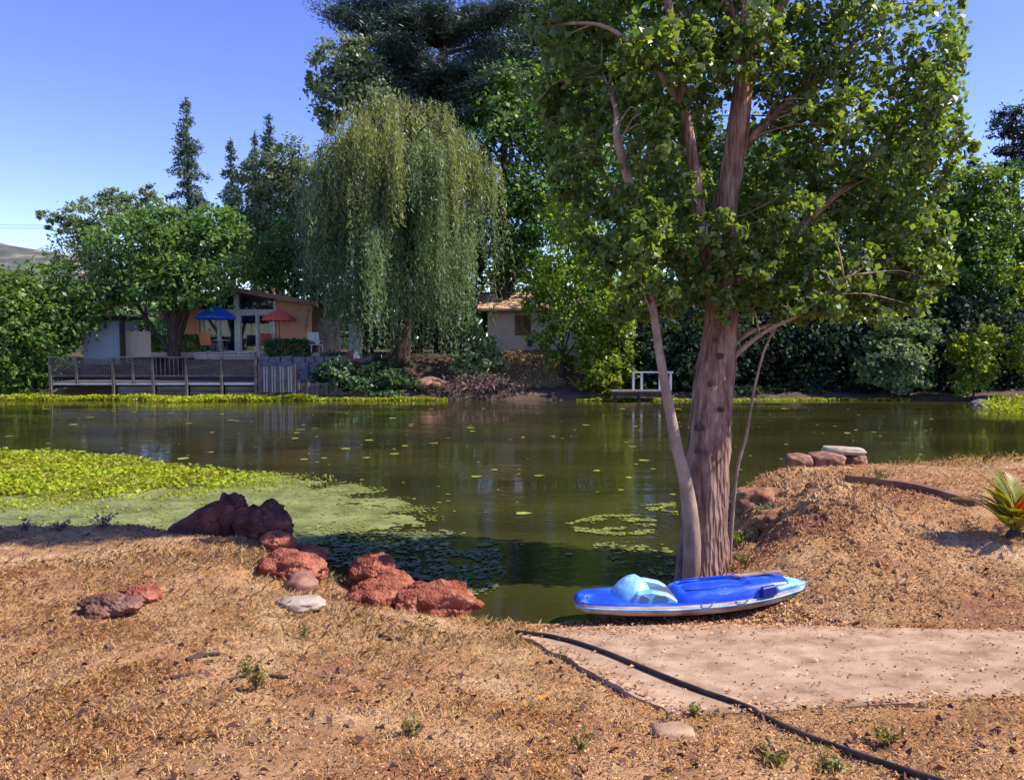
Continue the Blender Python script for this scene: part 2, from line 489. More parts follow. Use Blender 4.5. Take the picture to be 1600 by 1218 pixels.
M['litter'] = leaf_mat('fallen_leaf', [(0.18, 0.070, 0.038), (0.38, 0.17, 0.075), (0.52, 0.27, 0.125), (0.60, 0.35, 0.17), (0.68, 0.46, 0.27)], 0.12, (1.1, 1.0, 0.8), 0.7, 0.25)
M['dead_leaf'] = leaf_mat('dead_leaf', [(0.05, 0.028, 0.024), (0.12, 0.06, 0.045), (0.20, 0.11, 0.075)], 0.1, (1.1, 1, .8), .8, .2)
M['weed'] = leaf_mat('weed_leaf', [(0.12, 0.115, 0.030), (0.23, 0.20, 0.065), (0.36, 0.30, 0.12)], 0.35, (1.6, 1.6, 0.5))
M['pond_leaf'] = leaf_mat('pond_plant_leaf', [(0.16, 0.24, 0.010), (0.31, 0.40, 0.014), (0.38, 0.45, 0.02), (0.50, 0.50, 0.05)], 0.35, (1.3, 1.3, 0.4), 0.5, 0.25, patch=(0.9, (0.30, 0.31, 0.03)))
M['duckweed'] = leaf_mat('duckweed_fleck', [(0.14, 0.17, 0.030), (0.23, 0.26, 0.045), (0.34, 0.36, 0.085)], 0.1, (1.2, 1.2, 0.5), 0.6, 0.3)
M['film'] = mat('algae_film', [(0.33, (0.085, 0.095, 0.025)), (0.5, (0.17, 0.19, 0.050)), (0.68, (0.26, 0.27, 0.095))], scale=1.6, rough=0.55, bump=0.15, bscale=40, spec=0.3)
M['pad'] = leaf_mat('lily_pad', [(0.07, 0.10, 0.035), (0.13, 0.16, 0.06), (0.20, 0.22, 0.10)], 0.1, (1, 1, 0.6), 0.6, 0.3)
M['palm'] = leaf_mat('cycad_leaflet', [(0.13, 0.15, 0.015), (0.24, 0.25, 0.025), (0.38, 0.33, 0.045)], 0.35, (1.5, 1.4, 0.4))
M['dead_palm'] = leaf_mat('dead_leaflet', [(0.62, 0.15, 0.012), (0.78, 0.24, 0.02)], 0.4, (1.3, 1.1, 0.6))
M['poppy'] = leaf_mat('orange_petal', [(0.85, 0.30, 0.02), (0.9, 0.42, 0.03)], 0.4, (1.2, 1.0, 0.4))

# ------------------------------------------------------------------ ground of the near bank
CP = [  # (photo x, photo y, height above the water)
 (0,845,.45),(150,848,.45),(280,850,.44),(400,850,.42),(-300,845,.5),(-250,940,.55),(-300,1100,.75),
 (0,822,.40),(200,822,.40),(330,838,.38),(430,870,.36),(470,905,.32),
 (520,935,.26),(560,955,.25),(650,965,.22),(740,978,.14),(800,985,.09),
 (0,1218,.88),(400,1218,.87),(800,1218,.84),(1200,1218,.80),(1600,1218,.80),
 (0,1050,.65),(400,1050,.62),(700,1100,.60),(400,940,.44),(0,940,.52),(200,940,.49),(600,1010,.36),(740,1040,.36),(850,1100,.50),
 (820,990,.08),(960,1065,.26),(1060,1115,.38),(1140,1112,.38),(1300,1150,.55),(1600,1090,.46),(1600,995,.29),(1300,985,.20),(1100,980,.13),(1100,1040,.25),(1350,1040,.32),(1900,1040,.40),
 (900,972,.02),(1000,968,.06),(1100,960,.10),(1200,952,.17),(1265,945,.24),(1096,905,.09),(1150,905,.12),
 (1330,965,.26),(1450,972,.30),(1600,978,.34),
 (1250,900,.42),(1215,860,.46),(1300,800,.72),(1340,757,.84),(1240,747,.74),(1400,850,.62),(1450,920,.44),(1580,835,.70),(1560,905,.47),
 (1600,785,.83),(1450,780,.82),(1600,732,.68),(1400,732,.66),(1520,718,.42),(1290,735,.66),(1180,752,.62),(1150,835,.10),(1150,880,.10),
 (1750,800,.85),(1750,900,.6),(1900,740,.7),(1800,715,.5),
]
pts = [on(a, b, h) for a, b, h in CP]
pts = [(p.x, p.y, p.z) for p in pts]
pts += [  # under the water and outside the frame: metres
 (-8,10.2,-.35),(-5,10.2,-.4),(-3,10.0,-.5),(-12,10.4,-.3),(-8,12.5,-.8),(-3,12.5,-.8),(-14,12.5,-.8),
 (-1.9,8.9,-.35),(-1.0,8.1,-.35),(-.1,7.5,-.3),(.5,7.2,-.12),(1.1,7.3,-.12),(1.2,8.2,-.4),(0,9,-.8),(2,9.4,-.5),(2.6,10.6,-.45),(1.8,11,-.8),(3.0,12.4,-.5),
 (3.6,13.6,-.35),(6,15.6,-.3),(10,15.8,-.3),(14,15.8,-.3),(18,15.8,-.3),(2,14,-.8),(6,18,-.8),(12,18,-.8),(-6,16,-.8),(-12,18,-.8),(0,18,-.8),
 (-8,-2,1.0),(0,-2,1.0),(8,-2,1.0),(-14,3,.9),(14,3,.9),(-16,7,.6),(18,8,.8),(0,.8,.95),(-16,-6,1.0),(18,-6,1.0),(0,-6,1.0),
]
pts = np.array(pts)
def tps_fit(P, lam=0.02):
    n = len(P)
    d = np.hypot(P[:, None, 0] - P[None, :, 0], P[:, None, 1] - P[None, :, 1])
    K = np.where(d > 0, d * d * np.log(d + 1e-9), 0) + lam * np.eye(n)
    Q = np.c_[np.ones(n), P[:, 0], P[:, 1]]
    A = np.block([[K, Q], [Q.T, np.zeros((3, 3))]])
    return np.linalg.solve(A, np.r_[P[:, 2], 0, 0, 0])
W = tps_fit(pts)
def tps(x, y):
    r = W[-3] + W[-2] * x + W[-1] * y
    for i in range(len(pts)):
        d2 = (x - pts[i, 0]) ** 2 + (y - pts[i, 1]) ** 2 + 1e-12
        r = r + W[i] * 0.5 * d2 * np.log(d2)
    return r
def axis(segs):
    out = []
    for a, b, st in segs:
        out.append(np.arange(a, b - 1e-6, st))
    out.append([segs[-1][1]])
    return np.concatenate(out)
gx = axis([(-16, -8, .2), (-8, -2, .06), (-2, 6.5, .045), (6.5, 9, .08), (9, 18, .25)])
gy = axis([(-6, 1.5, .3), (1.5, 10.8, .055), (10.8, 14.5, .08), (14.5, 18, .25)])
GX, GY = np.meshgrid(gx, gy)
GZ = tps(GX, GY)
GZ = np.clip(GZ, -0.9, 1.15)
land = np.clip((GZ + 0.05) / 0.2, 0, 1)
GZ += land * ((fbm(GX * 1.3, GY * 1.3, 3) - .5) * 0.09 + (fbm(GX * 5, GY * 5, 9) - .5) * 0.06 + (fbm(GX * 16, GY * 16, 21, 2) - .5) * 0.022)
# crumbling cut of the mound where it faces the water
cut = np.exp(-(((GX - 3.35) / 0.75) ** 2 + ((GY - 9.2) / 1.2) ** 2))
GZ += land * cut * ((fbm(GX * 2.6, GY * 2.6, 33, 4) - .5) * 0.85)
# slab of the boat ramp
PADPX = [(806, 990), (880, 1024), (960, 1068), (1058, 1117), (1140, 1114), (1380, 1100), (1600, 1087), (1900, 1072), (1900, 985), (1600, 984), (1330, 978), (1150, 975), (980, 977), (880, 980)]
padh = tps_fit(np.array([tuple(on(a, b, h)) for a, b, h in [(820,990,.10),(1060,1115,.44),(1600,1088,.52),(1900,1075,.56),(1900,985,.40),(1600,985,.34),(1150,975,.17),(950,976,.10),(1300,1040,.36)]]), 0.5)
padP = np.array([tuple(on(a, b, h)) for a, b, h in [(820,990,.10),(1060,1115,.44),(1600,1088,.52),(1900,1075,.56),(1900,985,.40),(1600,985,.34),(1150,975,.17),(950,976,.10),(1300,1040,.36)]])
def pad_z(x, y):
    r = padh[-3] + padh[-2] * x + padh[-1] * y
    for i in range(len(padP)):
        d2 = (x - padP[i, 0]) ** 2 + (y - padP[i, 1]) ** 2 + 1e-12
        r = r + padh[i] * 0.5 * d2 * np.log(d2)
    return r
def pad_point(a, b):
    h = 0.3
    for _ in range(12):
        p = on(a, b, h)
        h = float(pad_z(np.array(p.x), np.array(p.y)))
    return p
PAD = [pad_point(a, b) for a, b in PADPX]
PADXY = [(p.x, p.y) for p in PAD]
inpad = inside(PADXY, GX, GY)
GZ = np.where(inpad, np.minimum(GZ, pad_z(GX, GY) - 0.05), GZ)
NEAR = PADXY[3:8]
def seg_dist(L, x, y):
    d = np.full(np.shape(x), 1e9)
    for (ax, ay), (bx, by) in zip(L, L[1:]):
        t = np.clip(((x - ax) * (bx - ax) + (y - ay) * (by - ay)) / ((bx - ax) ** 2 + (by - ay) ** 2), 0, 1)
        d = np.minimum(d, np.hypot(x - ax - t * (bx - ax), y - ay - t * (by - ay)))
    return d
bl = np.clip(1 - seg_dist(NEAR, GX, GY) / .55, 0, 1)
bl = np.where(inpad, 0, bl * bl * (3 - 2 * bl))
GZ = GZ * (1 - bl) + (pad_z(GX, GY) - .004 + (fbm(GX * 5, GY * 5, 9) - .5) * .05) * bl
def H(x, y):
    x, y = np.asarray(x, dtype=float), np.asarray(y, dtype=float)
    i = np.clip(np.searchsorted(gx, x) - 1, 0, len(gx) - 2)
    j = np.clip(np.searchsorted(gy, y) - 1, 0, len(gy) - 2)
    fx, fy = np.clip((x - gx[i]) / (gx[i + 1] - gx[i]), 0, 1), np.clip((y - gy[j]) / (gy[j + 1] - gy[j]), 0, 1)
    return (GZ[j, i] * (1 - fx) + GZ[j, i + 1] * fx) * (1 - fy) + (GZ[j + 1, i] * (1 - fx) + GZ[j + 1, i + 1] * fx) * fy
def drop(px, py):
    """where the sight line through a photo point meets the near ground"""
    d = ray(px, py)
    t0, n = 1.5, 900
    t = np.linspace(1.8, 16, n)
    x, y, z = d.x * t, d.y * t, EYE + d.z * t
    h = H(x, y)
    k = np.argmax(z <= h)
    return Vector((x[k], y[k], h[k]))
tag(link('ground', grid_mesh('ground', GX, GY, GZ), M['ground'], smooth=True), kind='structure')

# ramp slab, thick, with a broken edge
def slab():
    bm = bmesh.new()
    out = []
    n = len(PADXY)
    for i in range(n):
        a, b = Vector(PADXY[i]), Vector(PADXY[(i + 1) % n])
        k = max(2, int((b - a).length / 0.07))
        for j in range(k):
            p = a.lerp(b, j / k)
            q = 0.035 * (noise.fractal((p.x * 3.1, p.y * 3.1, 0), 1, 2, 4))
            out.append((p.x + q, p.y + q * 0.6))
    vt = [bm.verts.new((x, y, float(pad_z(np.array(x), np.array(y))))) for x, y in out]
    f = bm.faces.new(vt)
    bmesh.ops.triangulate(bm, faces=[f])
    bmesh.ops.subdivide_edges(bm, edges=[e for e in bm.edges if e.calc_length() > 0.3], cuts=4, use_grid_fill=True)
    bmesh.ops.triangulate(bm, faces=bm.faces)
    for v in bm.verts:
        v.co.z = float(pad_z(np.array(v.co.x), np.array(v.co.y))) + 0.002 * noise.noise(v.co * 2.2)
    r = bmesh.ops.extrude_face_region(bm, geom=list(bm.faces))
    for v in [g for g in r['geom'] if isinstance(g, bmesh.types.BMVert)]:
        v.co.z -= 0.11
    return bm
tag(bm_obj('pavement', slab(), M['concrete']), kind='structure')

# pond and the far land
bm = bmesh.new()
xs = [(-120, 2), (120, 2), (120, 48), (-120, 48)]
bm.faces.new([bm.verts.new((x, y, 0)) for x, y in xs])
tag(bm_obj('water', bm, M['water']), kind='structure')
SX = np.array([-120, -40, -27, -14, -6, 0, 6, 14, 20, 26, 40, 120.])
SY = np.array([40, 40, 39.6, 38.6, 38.4, 38.2, 37.8, 38.2, 38.2, 37.6, 35, 30.])
def shore(x): return np.interp(x, SX, SY)
PD = np.array([-8, -1, 0, .5, 1.5, 3.0, 5.0, 7, 20, 100, 700.])
PL = np.array([-.9, -.5, .02, .40, .55, 1.1, 2.05, 2.4, 2.5, 4, 14.])
PR = np.array([-.9, -.4, .02, .22, .35, .6, .8, 1.0, 1.3, 4, 14.])
def FH(x, y):
    d = y - shore(x)
    w = np.clip((np.asarray(x) - 3) / 6, 0, 1)
    return np.interp(d, PD, PL) * (1 - w) + np.interp(d, PD, PR) * w
fx = axis([(-120, -40, 4), (-40, 40, .4), (40, 120, 4)])
fd = axis([(-8, 0, .5), (0, 12, .3), (12, 60, 2), (60, 700, 30)])
FX, FD = np.meshgrid(fx, fd)
FX = FX * (1 + np.maximum(FD - 12, 0) / 60)
FY = FD + shore(np.clip(FX, -120, 120))
FZ = FH(FX, FY) + np.clip(FD, 0, 1) * (fbm(FX * .8, FY * .8, 5) - .5) * 0.35 * np.clip(1.4 - FD / 12, .1, 1)
tag(link('far_bank', grid_mesh('far_bank', FX, FY, FZ), M['far_soil'], smooth=True), kind='structure')
bm = bmesh.new()
bm.faces.new([bm.verts.new((x, y, -0.95)) for x, y in [(-3000, -300), (3000, -300), (3000, 3500), (-3000, 3500)]])
tag(bm_obj('terrain', bm, M['far_soil']), kind='structure')

# dry hills far off
hx, hy = np.meshgrid(np.linspace(-1400, 900, 150), np.linspace(620, 1500, 60))
hz = 178 * np.exp(-((hx + 760) / 420) ** 2) * np.exp(-((hy - 1000) / 230) ** 2) * (0.62 + 0.55 * fbm(hx / 260, hy / 320, 77, 4)) * np.clip(1.35 - np.abs(hx + 650) / 1500, .2, 1) - 2
tag(link('hills', grid_mesh('hills', hx, hy, hz), M['hill'], smooth=True), kind='structure')
# ------------------------------------------------------------------ leaves, crowns, trees
def unit(v):
    return v / (np.linalg.norm(v, axis=1, keepdims=True) + 1e-9)
def leaf_cards(name, C, size, nrm=None, asp=0.75, tip=None, fold=0.14, shoulder=0.0):
    """one folded four-cornered leaf per point"""
    n = len(C)
    size = np.broadcast_to(np.asarray(size, dtype=float), (n,))[:, None]
    if nrm is None: nrm = rng.normal(size=(n, 3))
    nrm = unit(nrm)
    t = rng.normal(size=(n, 3)) if tip is None else tip
    t = unit(t - nrm * np.sum(t * nrm, 1, keepdims=True))
    s = np.cross(nrm, t)
    a = C + t * size * 0.5
    b = C - t * size * 0.5
    mid = C - t * size * shoulder + nrm * size * fold
    l, r = mid + s * size * asp * 0.5, mid - s * size * asp * 0.5
    return np_mesh(name, np.stack([a, l, b, r], 1).reshape(-1, 3), 4, n)
def blob_cloud(blobs, n, clump=0.3, per=45, shell=0.62, flat=0.7, sag=0.0):
    """leaf points in clumps through a set of ellipsoids (centre, radii)"""
    vol = np.array([(r[0] * r[1] * r[2]) ** (2 / 3) for c, r in blobs])
    vol = vol / vol.sum()
    P, NN = [], []
    for (c, r), w in zip(blobs, vol):
        m = max(6, int(n * w))
        k = max(4, int(m / per))
        d = unit(rng.normal(size=(k, 3)))
        rad = shell + (1 - shell) * rng.random(k) ** 0.7
        inner = rng.random(k) < 0.25
        rad[inner] *= rng.random(inner.sum())
        cc = d * rad[:, None]
        cs = clump * (0.55 + 0.9 * rng.random(k))
        idx = rng.integers(0, k, m)
        g = rng.normal(size=(m, 3)) * 0.55
        g[:, 2] *= flat
        p = cc[idx] + g * cs[idx][:, None]
        if sag: p[:, 2] -= sag * np.abs(g[:, 2]) * cs[idx]
        P.append(np.array(c) + p * np.array(r))
        q = rng.normal(size=(m, 3)) * 0.75 + d[idx] * 0.55
        q[:, 2] += 0.45
        NN.append(q)
    return np.concatenate(P), np.concatenate(NN)
def px_blobs(B, Y):
    """(photo x, photo y, half width px, half height px, metres nearer/farther) -> ellipsoids in metres"""
    out = []
    for b in B:
        y = Y + (b[4] if len(b) > 4 else 0)
        c = at(b[0], b[1], y)
        s = y / F
        rx, rz = b[2] * s, b[3] * s
        out.append(((c.x, c.y, c.z), (rx, b[5] if len(b) > 5 else 0.5 * (rx + min(rx, rz)), rz)))
    return out
def tree(name, label, cat, B, Y, m, n, size, trunk_px=None, trunk_r=0.25, bark=None, clump=0.3, per=45, shell=0.6,
         asp=0.75, group=None, limbs=7, base_h=None, crown_name='crown', flat=0.7, tip=None, sag=0):
    blobs = px_blobs(B, Y)
    cx = sum(b[0][0] for b in blobs) / len(blobs)
    if trunk_px: cx = at(trunk_px, 560, Y).x
    z0 = float(FH(cx, Y)) - 0.05 if base_h is None else base_h
    root = empty(name, (cx, Y, z0), label, cat, group)
    P, NN = blob_cloud(blobs, n, clump, per, shell, flat, sag)
    keep = P[:, 2] > np.maximum(FH(P[:, 0], P[:, 1]), 0) + 0.04
    P, NN = P[keep], NN[keep]
    tv = None
    if tip is not None: tv = rng.normal(size=P.shape) * 0.6 + np.array(tip)
    me = leaf_cards(crown_name, P, size * (0.6 + 0.8 * rng.random(len(P))), NN, asp, tv)
    to_local(me, root.location)
    link(crown_name, me, m, root)
    if trunk_r:
        bm = bmesh.new()
        zt = max(b[0][2] + 0.4 * b[1][2] for b in blobs)
        top = max(blobs, key=lambda b: b[0][2])[0]
        base = Vector((cx, Y, z0 - 0.2))
        end = Vector((top[0], top[1], zt))
        midp = base.lerp(end, 0.4) + Vector((random.uniform(-.3, .3), random.uniform(-.2, .2), 0))
        sp, rr = spline([base, base.lerp(midp, .4), midp, end], [trunk_r * 1.35, trunk_r, trunk_r * .75, trunk_r * .15], 12)
        tube(bm, sp, rr, 8, 0.18, 2.0)
        lb = sorted(blobs, key=lambda b: random.random())[:limbs]
        for c, r in lb:
            s = sp[random.randint(3, 7)]
            e = Vector(c) + Vector((random.uniform(-.3, .3) * r[0], random.uniform(-.3, .3) * r[1], random.uniform(0, .3) * r[2]))
            q, ra = spline([s, s.lerp(e, .5) + Vector((0, 0, -.06 * (e - s).length)), e], [trunk_r * .5, trunk_r * .32, trunk_r * .08], 7)
            tube(bm, q, ra, 5, 0.1, 2)
        bm_obj('trunk', bm, bark or M['dark_bark'], root, smooth=True)
    return root
def conifer(label, px, y_top, y_base, half_px, Y, m, n=7000, lean=0.0, group='conifers behind the waterfront', gap=0.5, droop=0.25):
    x = at(px, 560, Y).x
    zt, zb = zat(y_top, Y), float(FH(x, Y))
    z0 = max(zat(y_base, Y), zb + 0.5)
    s = Y / F
    root = empty('conifer_tree', (x, Y, zb - .05), label, 'tree', group)
    bm = bmesh.new()
    sp, rr = spline([(x, Y, zb - .2), (x, Y, (zb + zt) / 2), (x + lean, Y, zt)], [.32, .2, .03], 10)
    tube(bm, sp, rr, 8, .1, 2)
    Ht = zt - z0
    P, T, SZ = [], [], []
    z = z0
    while z < zt - 0.15:
        u = (z - z0) / Ht
        L = half_px * s * (1 - u) ** 0.85 + 0.18
        for k in range(random.randint(4, 6)):
            a = random.uniform(0, 2 * math.pi)
            l = L * random.uniform(.55, 1.12)
            dirv = np.array([math.cos(a), math.sin(a), 0])
            rise = random.uniform(-.05, .35) if u > .5 else random.uniform(-.25, .12)
            m_ = int(max(10, 62 * l))
            t = rng.random(m_) ** 0.75
            p = np.array([x + lean * u, Y, z]) + dirv * (t * l)[:, None]
            p[:, 2] += rise * l * t - droop * l * t * t + 0.22 * l * np.maximum(0, t - .75)
            p += rng.normal(size=(m_, 3)) * (0.06 + 0.15 * l * (1 - t)[:, None] * 0.4 + .05)
            p[:, 2] -= np.abs(rng.normal(size=m_)) * 0.16
            tt = dirv + rng.normal(size=(m_, 3)) * .7 + np.array([0, 0, -.2])
            P.append(p); T.append(tt); SZ.append(0.2 + 0.16 * rng.random(m_))
            e = np.array([x + lean * u, Y, z]) + dirv * l
            tube(bm, [(x + lean * u, Y, z), tuple(np.array([x + lean * u, Y, z]) * .5 + e * .5 + np.array([0, 0, rise * l * .5 - droop * l * .25])), (e[0], e[1], e[2] + (rise - droop) * l)], [.05, .03, .008], 4)
        z += random.uniform(.22, .22 + gap)
    # leader
    m_ = 60
    P.append(np.c_[np.full(m_, x + lean), np.full(m_, Y), zt - rng.random(m_) * .9] + rng.normal(size=(m_, 3)) * .07)
    T.append(rng.normal(size=(m_, 3)) + np.array([0, 0, 1.2])); SZ.append(np.full(m_, .22))
    P, T, SZ = np.concatenate(P), np.concatenate(T), np.concatenate(SZ)
    me = leaf_cards('crown', P, SZ, None, .38, T, .05)
    to_local(me, root.location)
    link('crown', me, m, root)
    bm_obj('trunk', bm, M['dark_bark'], root, smooth=True)
    return root

# ---- far shore, left to right
tree('broadleaf_tree', 'broad bushy dark green tree leaning over the water at the left end of the deck', 'tree',
     [(20,500,90,75,0),(95,470,85,55,.5),(70,525,52,50,-.3),(40,560,70,50,-.5),(70,440,60,28,.8),(-40,500,80,90,0),(60,600,40,22,-.8),(150,462,44,22,.2),(10,600,50,22,-.8)],
     41, M['fig'], 15000, .27, trunk_px=40, trunk_r=.16, clump=.34, asp=.62, base_h=.2)
tree('feathery_tree', 'loose feathery grey green tree showing the hill past its left edge', 'tree',
     [(110,350,42,38,0),(160,340,55,38,1),(200,360,60,55,0),(130,400,55,45,0),(90,340,24,22,-1),(175,310,34,16,0),(215,320,28,22,0)],
     57, M['pale_bush'], 8500, .30, trunk_r=.2, clump=.22, asp=.45)
tree('oak_tree', 'spreading oak with a dark forked trunk standing beside the grey blue shed', 'tree',
     [(220,390,80,50,0),(290,360,85,45,.5),(330,410,60,55,0),(230,450,60,40,-.5),(300,450,70,38,-.8),(190,430,45,45,0),(250,340,45,28,0),(345,360,40,40,.8),(272,420,70,45,0)],
     42.5, M['oak'], 15000, .25, trunk_px=271, trunk_r=.34, clump=.3, limbs=9)
tree('thin_tree', 'thin young tree with a bare wispy top poking above the oak', 'tree',
     [(228,292,10,14,0),(238,310,18,12,0),(250,318,14,8,.5),(222,300,14,6,0)], 55, M['dusty'], 420, .26, trunk_px=234, trunk_r=.12, clump=.5, per=20, limbs=3)
conifer('tallest dark conifer standing alone behind the oak, with a forked ragged top', 300, 152, 420, 50, 60, M['spruce'])
conifer('small slender conifer just right of the tallest one', 367, 218, 400, 26, 62, M['spruce'])
conifer('twin topped conifer rising behind the grey tree next to the willow', 426, 178, 400, 34, 64, M['spruce'])
conifer('short narrow conifer tight against the left side of the twin topped one', 404, 205, 400, 20, 66, M['spruce'])
tree('grey_tree', 'round grey green tree between the conifers and the willow', 'tree',
     [(410,280,42,40,0),(440,320,45,50,0),(390,330,40,45,.5),(460,250,34,34,1),(470,300,30,55,0),(420,370,55,35,0)],
     55, M['dusty'], 9000, .27, trunk_r=.24, clump=.28)
tree('leafy_tree', 'mid green leafy tree overhanging the roof of the house', 'tree',
     [(400,400,45,45,0),(440,420,50,55,0),(480,440,40,60,0),(370,390,35,45,.5),(460,380,45,45,.5),(480,500,26,30,0)],
     50.5, M['oak'], 8000, .25, trunk_px=468, trunk_r=.22, clump=.3)
tree('eucalyptus_tree', 'tall grey green tree standing against the sky behind the top of the willow', 'tree',
     [(535,100,48,42,0),(520,150,38,36,0),(570,130,40,45,.5),(560,80,30,24,0),(500,120,24,28,0),(590,175,45,40,0),(515,180,20,28,0)],
     46.5, M['dusty'], 9000, .24, trunk_px=575, trunk_r=.3, clump=.28, limbs=4)

def pine():
    Y, px = 50, 690
    x = at(px, 560, Y).x
    zb = float(FH(x, Y))
    root = empty('pine_tree', (x, Y, zb - .05), 'huge dark blue green pine with shelf like boughs, its top beyond the frame', 'tree')
    bm = bmesh.new()
    tube(bm, *spline([(x, Y, zb - .2), (x + .3, Y, 14), (x, Y, 34)], [.6, .45, .08], 14), 10, .15, 1.5)
    Pc, Tc = [], []
    boughs = [(552, 12, .4), (535, 30, -.3), (575, 52, .2), (596, 80, -.2), (590, 118, .3), (640, 95, .6), (655, 138, 0), (620, 22, -.5), (700, 60, .8), (740, 110, -.6), (760, 30, .3), (800, 80, -.3), (830, 130, .4), (630, 160, -.8), (720, 150, .2),
              (680, 10, -1), (575, -25, .5), (650, -60, -.3), (720, -90, .4), (790, -40, 0), (680, -150, 0), (740, -180, .3), (640, -130, .3), (690, -240, 0), (720, 180, -.8), (780, 165, .5), (850, 60, .1), (610, 62, -1.0), (610, 140, -.4), (840, 20, .5), (870, 100, 0), (690, 100, -.9), (660, 30, .6), (770, 130, -.9), (810, 10, -.8)]
    for bx, by, dd in boughs:
        e = at(bx, by, Y + dd * 3.5)
        s0 = Vector((x, Y, e.z - 1.2))
        q, ra = spline([s0, s0.lerp(e, .5) + Vector((0, 0, .2)), e], [.16, .1, .03], 8)
        tube(bm, q, ra, 5)
        L = (e - s0).length
        k = int(16 + L * 9)
        for i in range(k):
            t = random.uniform(.3, 1.06)
            c = np.array(s0.lerp(e, t)) + rng.normal(size=3) * np.array([.5, .8, .22])
            m_ = 84
            g = rng.normal(size=(m_, 3)) * np.array([.42, .42, .15])
            Pc.append(c + g)
            Tc.append(g * 2 + np.array([0, 0, .5]) + rng.normal(size=(m_, 3)) * .3)
    P, T = np.concatenate(Pc), np.concatenate(Tc)
    me = leaf_cards('crown', P, .34 * (.7 + .6 * rng.random(len(P))), None, .17, T, .04)
    to_local(me, root.location)
    link('crown', me, M['needle'], root)
    bm_obj('trunk', bm, M['dark_bark'], root, smooth=True)
pine()

def willow():
    Y, px = 43, 625
    x = at(px, 560, Y).x
    zb = float(FH(x, Y))
    root = empty('willow_tree', (x, Y, zb - .05), 'great weeping willow hanging its curtains of leaves over the bank', 'tree')
    bm = bmesh.new()
    tube(bm, *spline([(x, Y, zb - .2), (x + .2, Y, zb + 4), (x - .3, Y, zb + 9), (x, Y, zb + 12.5)], [.62, .5, .3, .08], 16), 10, .2, 1.2)
    P_all, T_all, hi = [], [], []
    Ht = zat(146, Y) - zb
    for i in range(118):
        a = 2 * math.pi * (i * .618 + random.uniform(-.06, .06))
        u = math.sqrt((i + .5) / 118)
        r = 6.2 * u ** .85 * random.uniform(.85, 1.1)
        zA = zb + Ht * (1 - .24 * u ** 2.4) * random.uniform(.82, 1.02)
        if random.random() < .22: zA -= random.uniform(1, 4)
        h = Vector((math.cos(a), math.sin(a) * .85, 0))
        z0_ = zb + random.uniform(4.0, 7.5)
        sag = random.uniform(.5, 1.8)
        br, rr = spline([Vector((x, Y, z0_)), Vector((x, Y, zA - 1.6)) + h * r * .30, Vector((x, Y, zA)) + h * r * .72, Vector((x, Y, zA - sag)) + h * r * 1.02], [.14, .08, .04, .012], 22)
        tube(bm, br, rr, 5)
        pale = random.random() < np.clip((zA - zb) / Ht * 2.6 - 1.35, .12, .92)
        lng = random.random() ** 1.2
        for k in range(7, 22):
            for q in range(rng.integers(2, 5)):
                p0 = np.array(br[k]) + rng.normal(size=3) * np.array([.22, .22, .12])
                L = (rng.uniform(.5, 2.0) + 9.0 * lng * rng.uniform(.35, 1.1)) * (.45 + .6 * k / 21)
                zfloor = zat(rng.uniform(470, 572), Y)
                if abs(p0[0] - x - .5) < .7: zfloor = zat(rng.uniform(450, 545), Y)
                L = min(L, max(.4, p0[2] - zfloor))
                m_ = int(L * 8.5) + 3
                t = (np.arange(m_) + rng.random(m_)) / m_
                sway = rng.normal(size=2) * .14 + np.array([h.x, h.y]) * .10
                p = p0 + np.c_[sway[0] * t * L * .3, sway[1] * t * L * .3, -L * t]
                p += rng.normal(size=(m_, 3)) * .065
                P_all.append(p)
                T_all.append(np.tile(np.array([0, 0, -1.0]), (m_, 1)) + rng.normal(size=(m_, 3)) * .38)
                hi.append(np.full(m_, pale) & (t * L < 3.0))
    for i in range(260):      # the curtain nearest the water
        px_ = rng.uniform(505, 745)
        yy = Y - rng.uniform(1.2, 3.6)
        zt = zat(rng.uniform(330, 440), yy)
        p0 = np.array([at(px_, 500, yy).x, yy, zt])
        L = zt - zat(rng.uniform(480, 566), yy)
        m_ = int(L * 7) + 3
        t = (np.arange(m_) + rng.random(m_)) / m_
        sway = rng.normal(size=2) * .15
        P_all.append(p0 + np.c_[sway[0] * t * L * .3, sway[1] * t * L * .3, -L * t] + rng.normal(size=(m_, 3)) * .075)
        T_all.append(np.tile(np.array([0, 0, -1.0]), (m_, 1)) + rng.normal(size=(m_, 3)) * .38)
        hi.append(np.zeros(m_, dtype=bool))
    P, T, hi = np.concatenate(P_all), np.concatenate(T_all), np.concatenate(hi)
    ok = P[:, 2] > zb - .3
    P, T, hi = P[ok], T[ok], hi[ok]
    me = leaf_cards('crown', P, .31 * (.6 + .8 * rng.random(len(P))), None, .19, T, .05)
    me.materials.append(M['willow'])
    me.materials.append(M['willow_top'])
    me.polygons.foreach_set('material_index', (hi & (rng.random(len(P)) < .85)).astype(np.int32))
    to_local(me, root.location)
    link('crown', me, None, root)
    bm_obj('trunk', bm, M['dark_bark'], root, smooth=True)
willow()

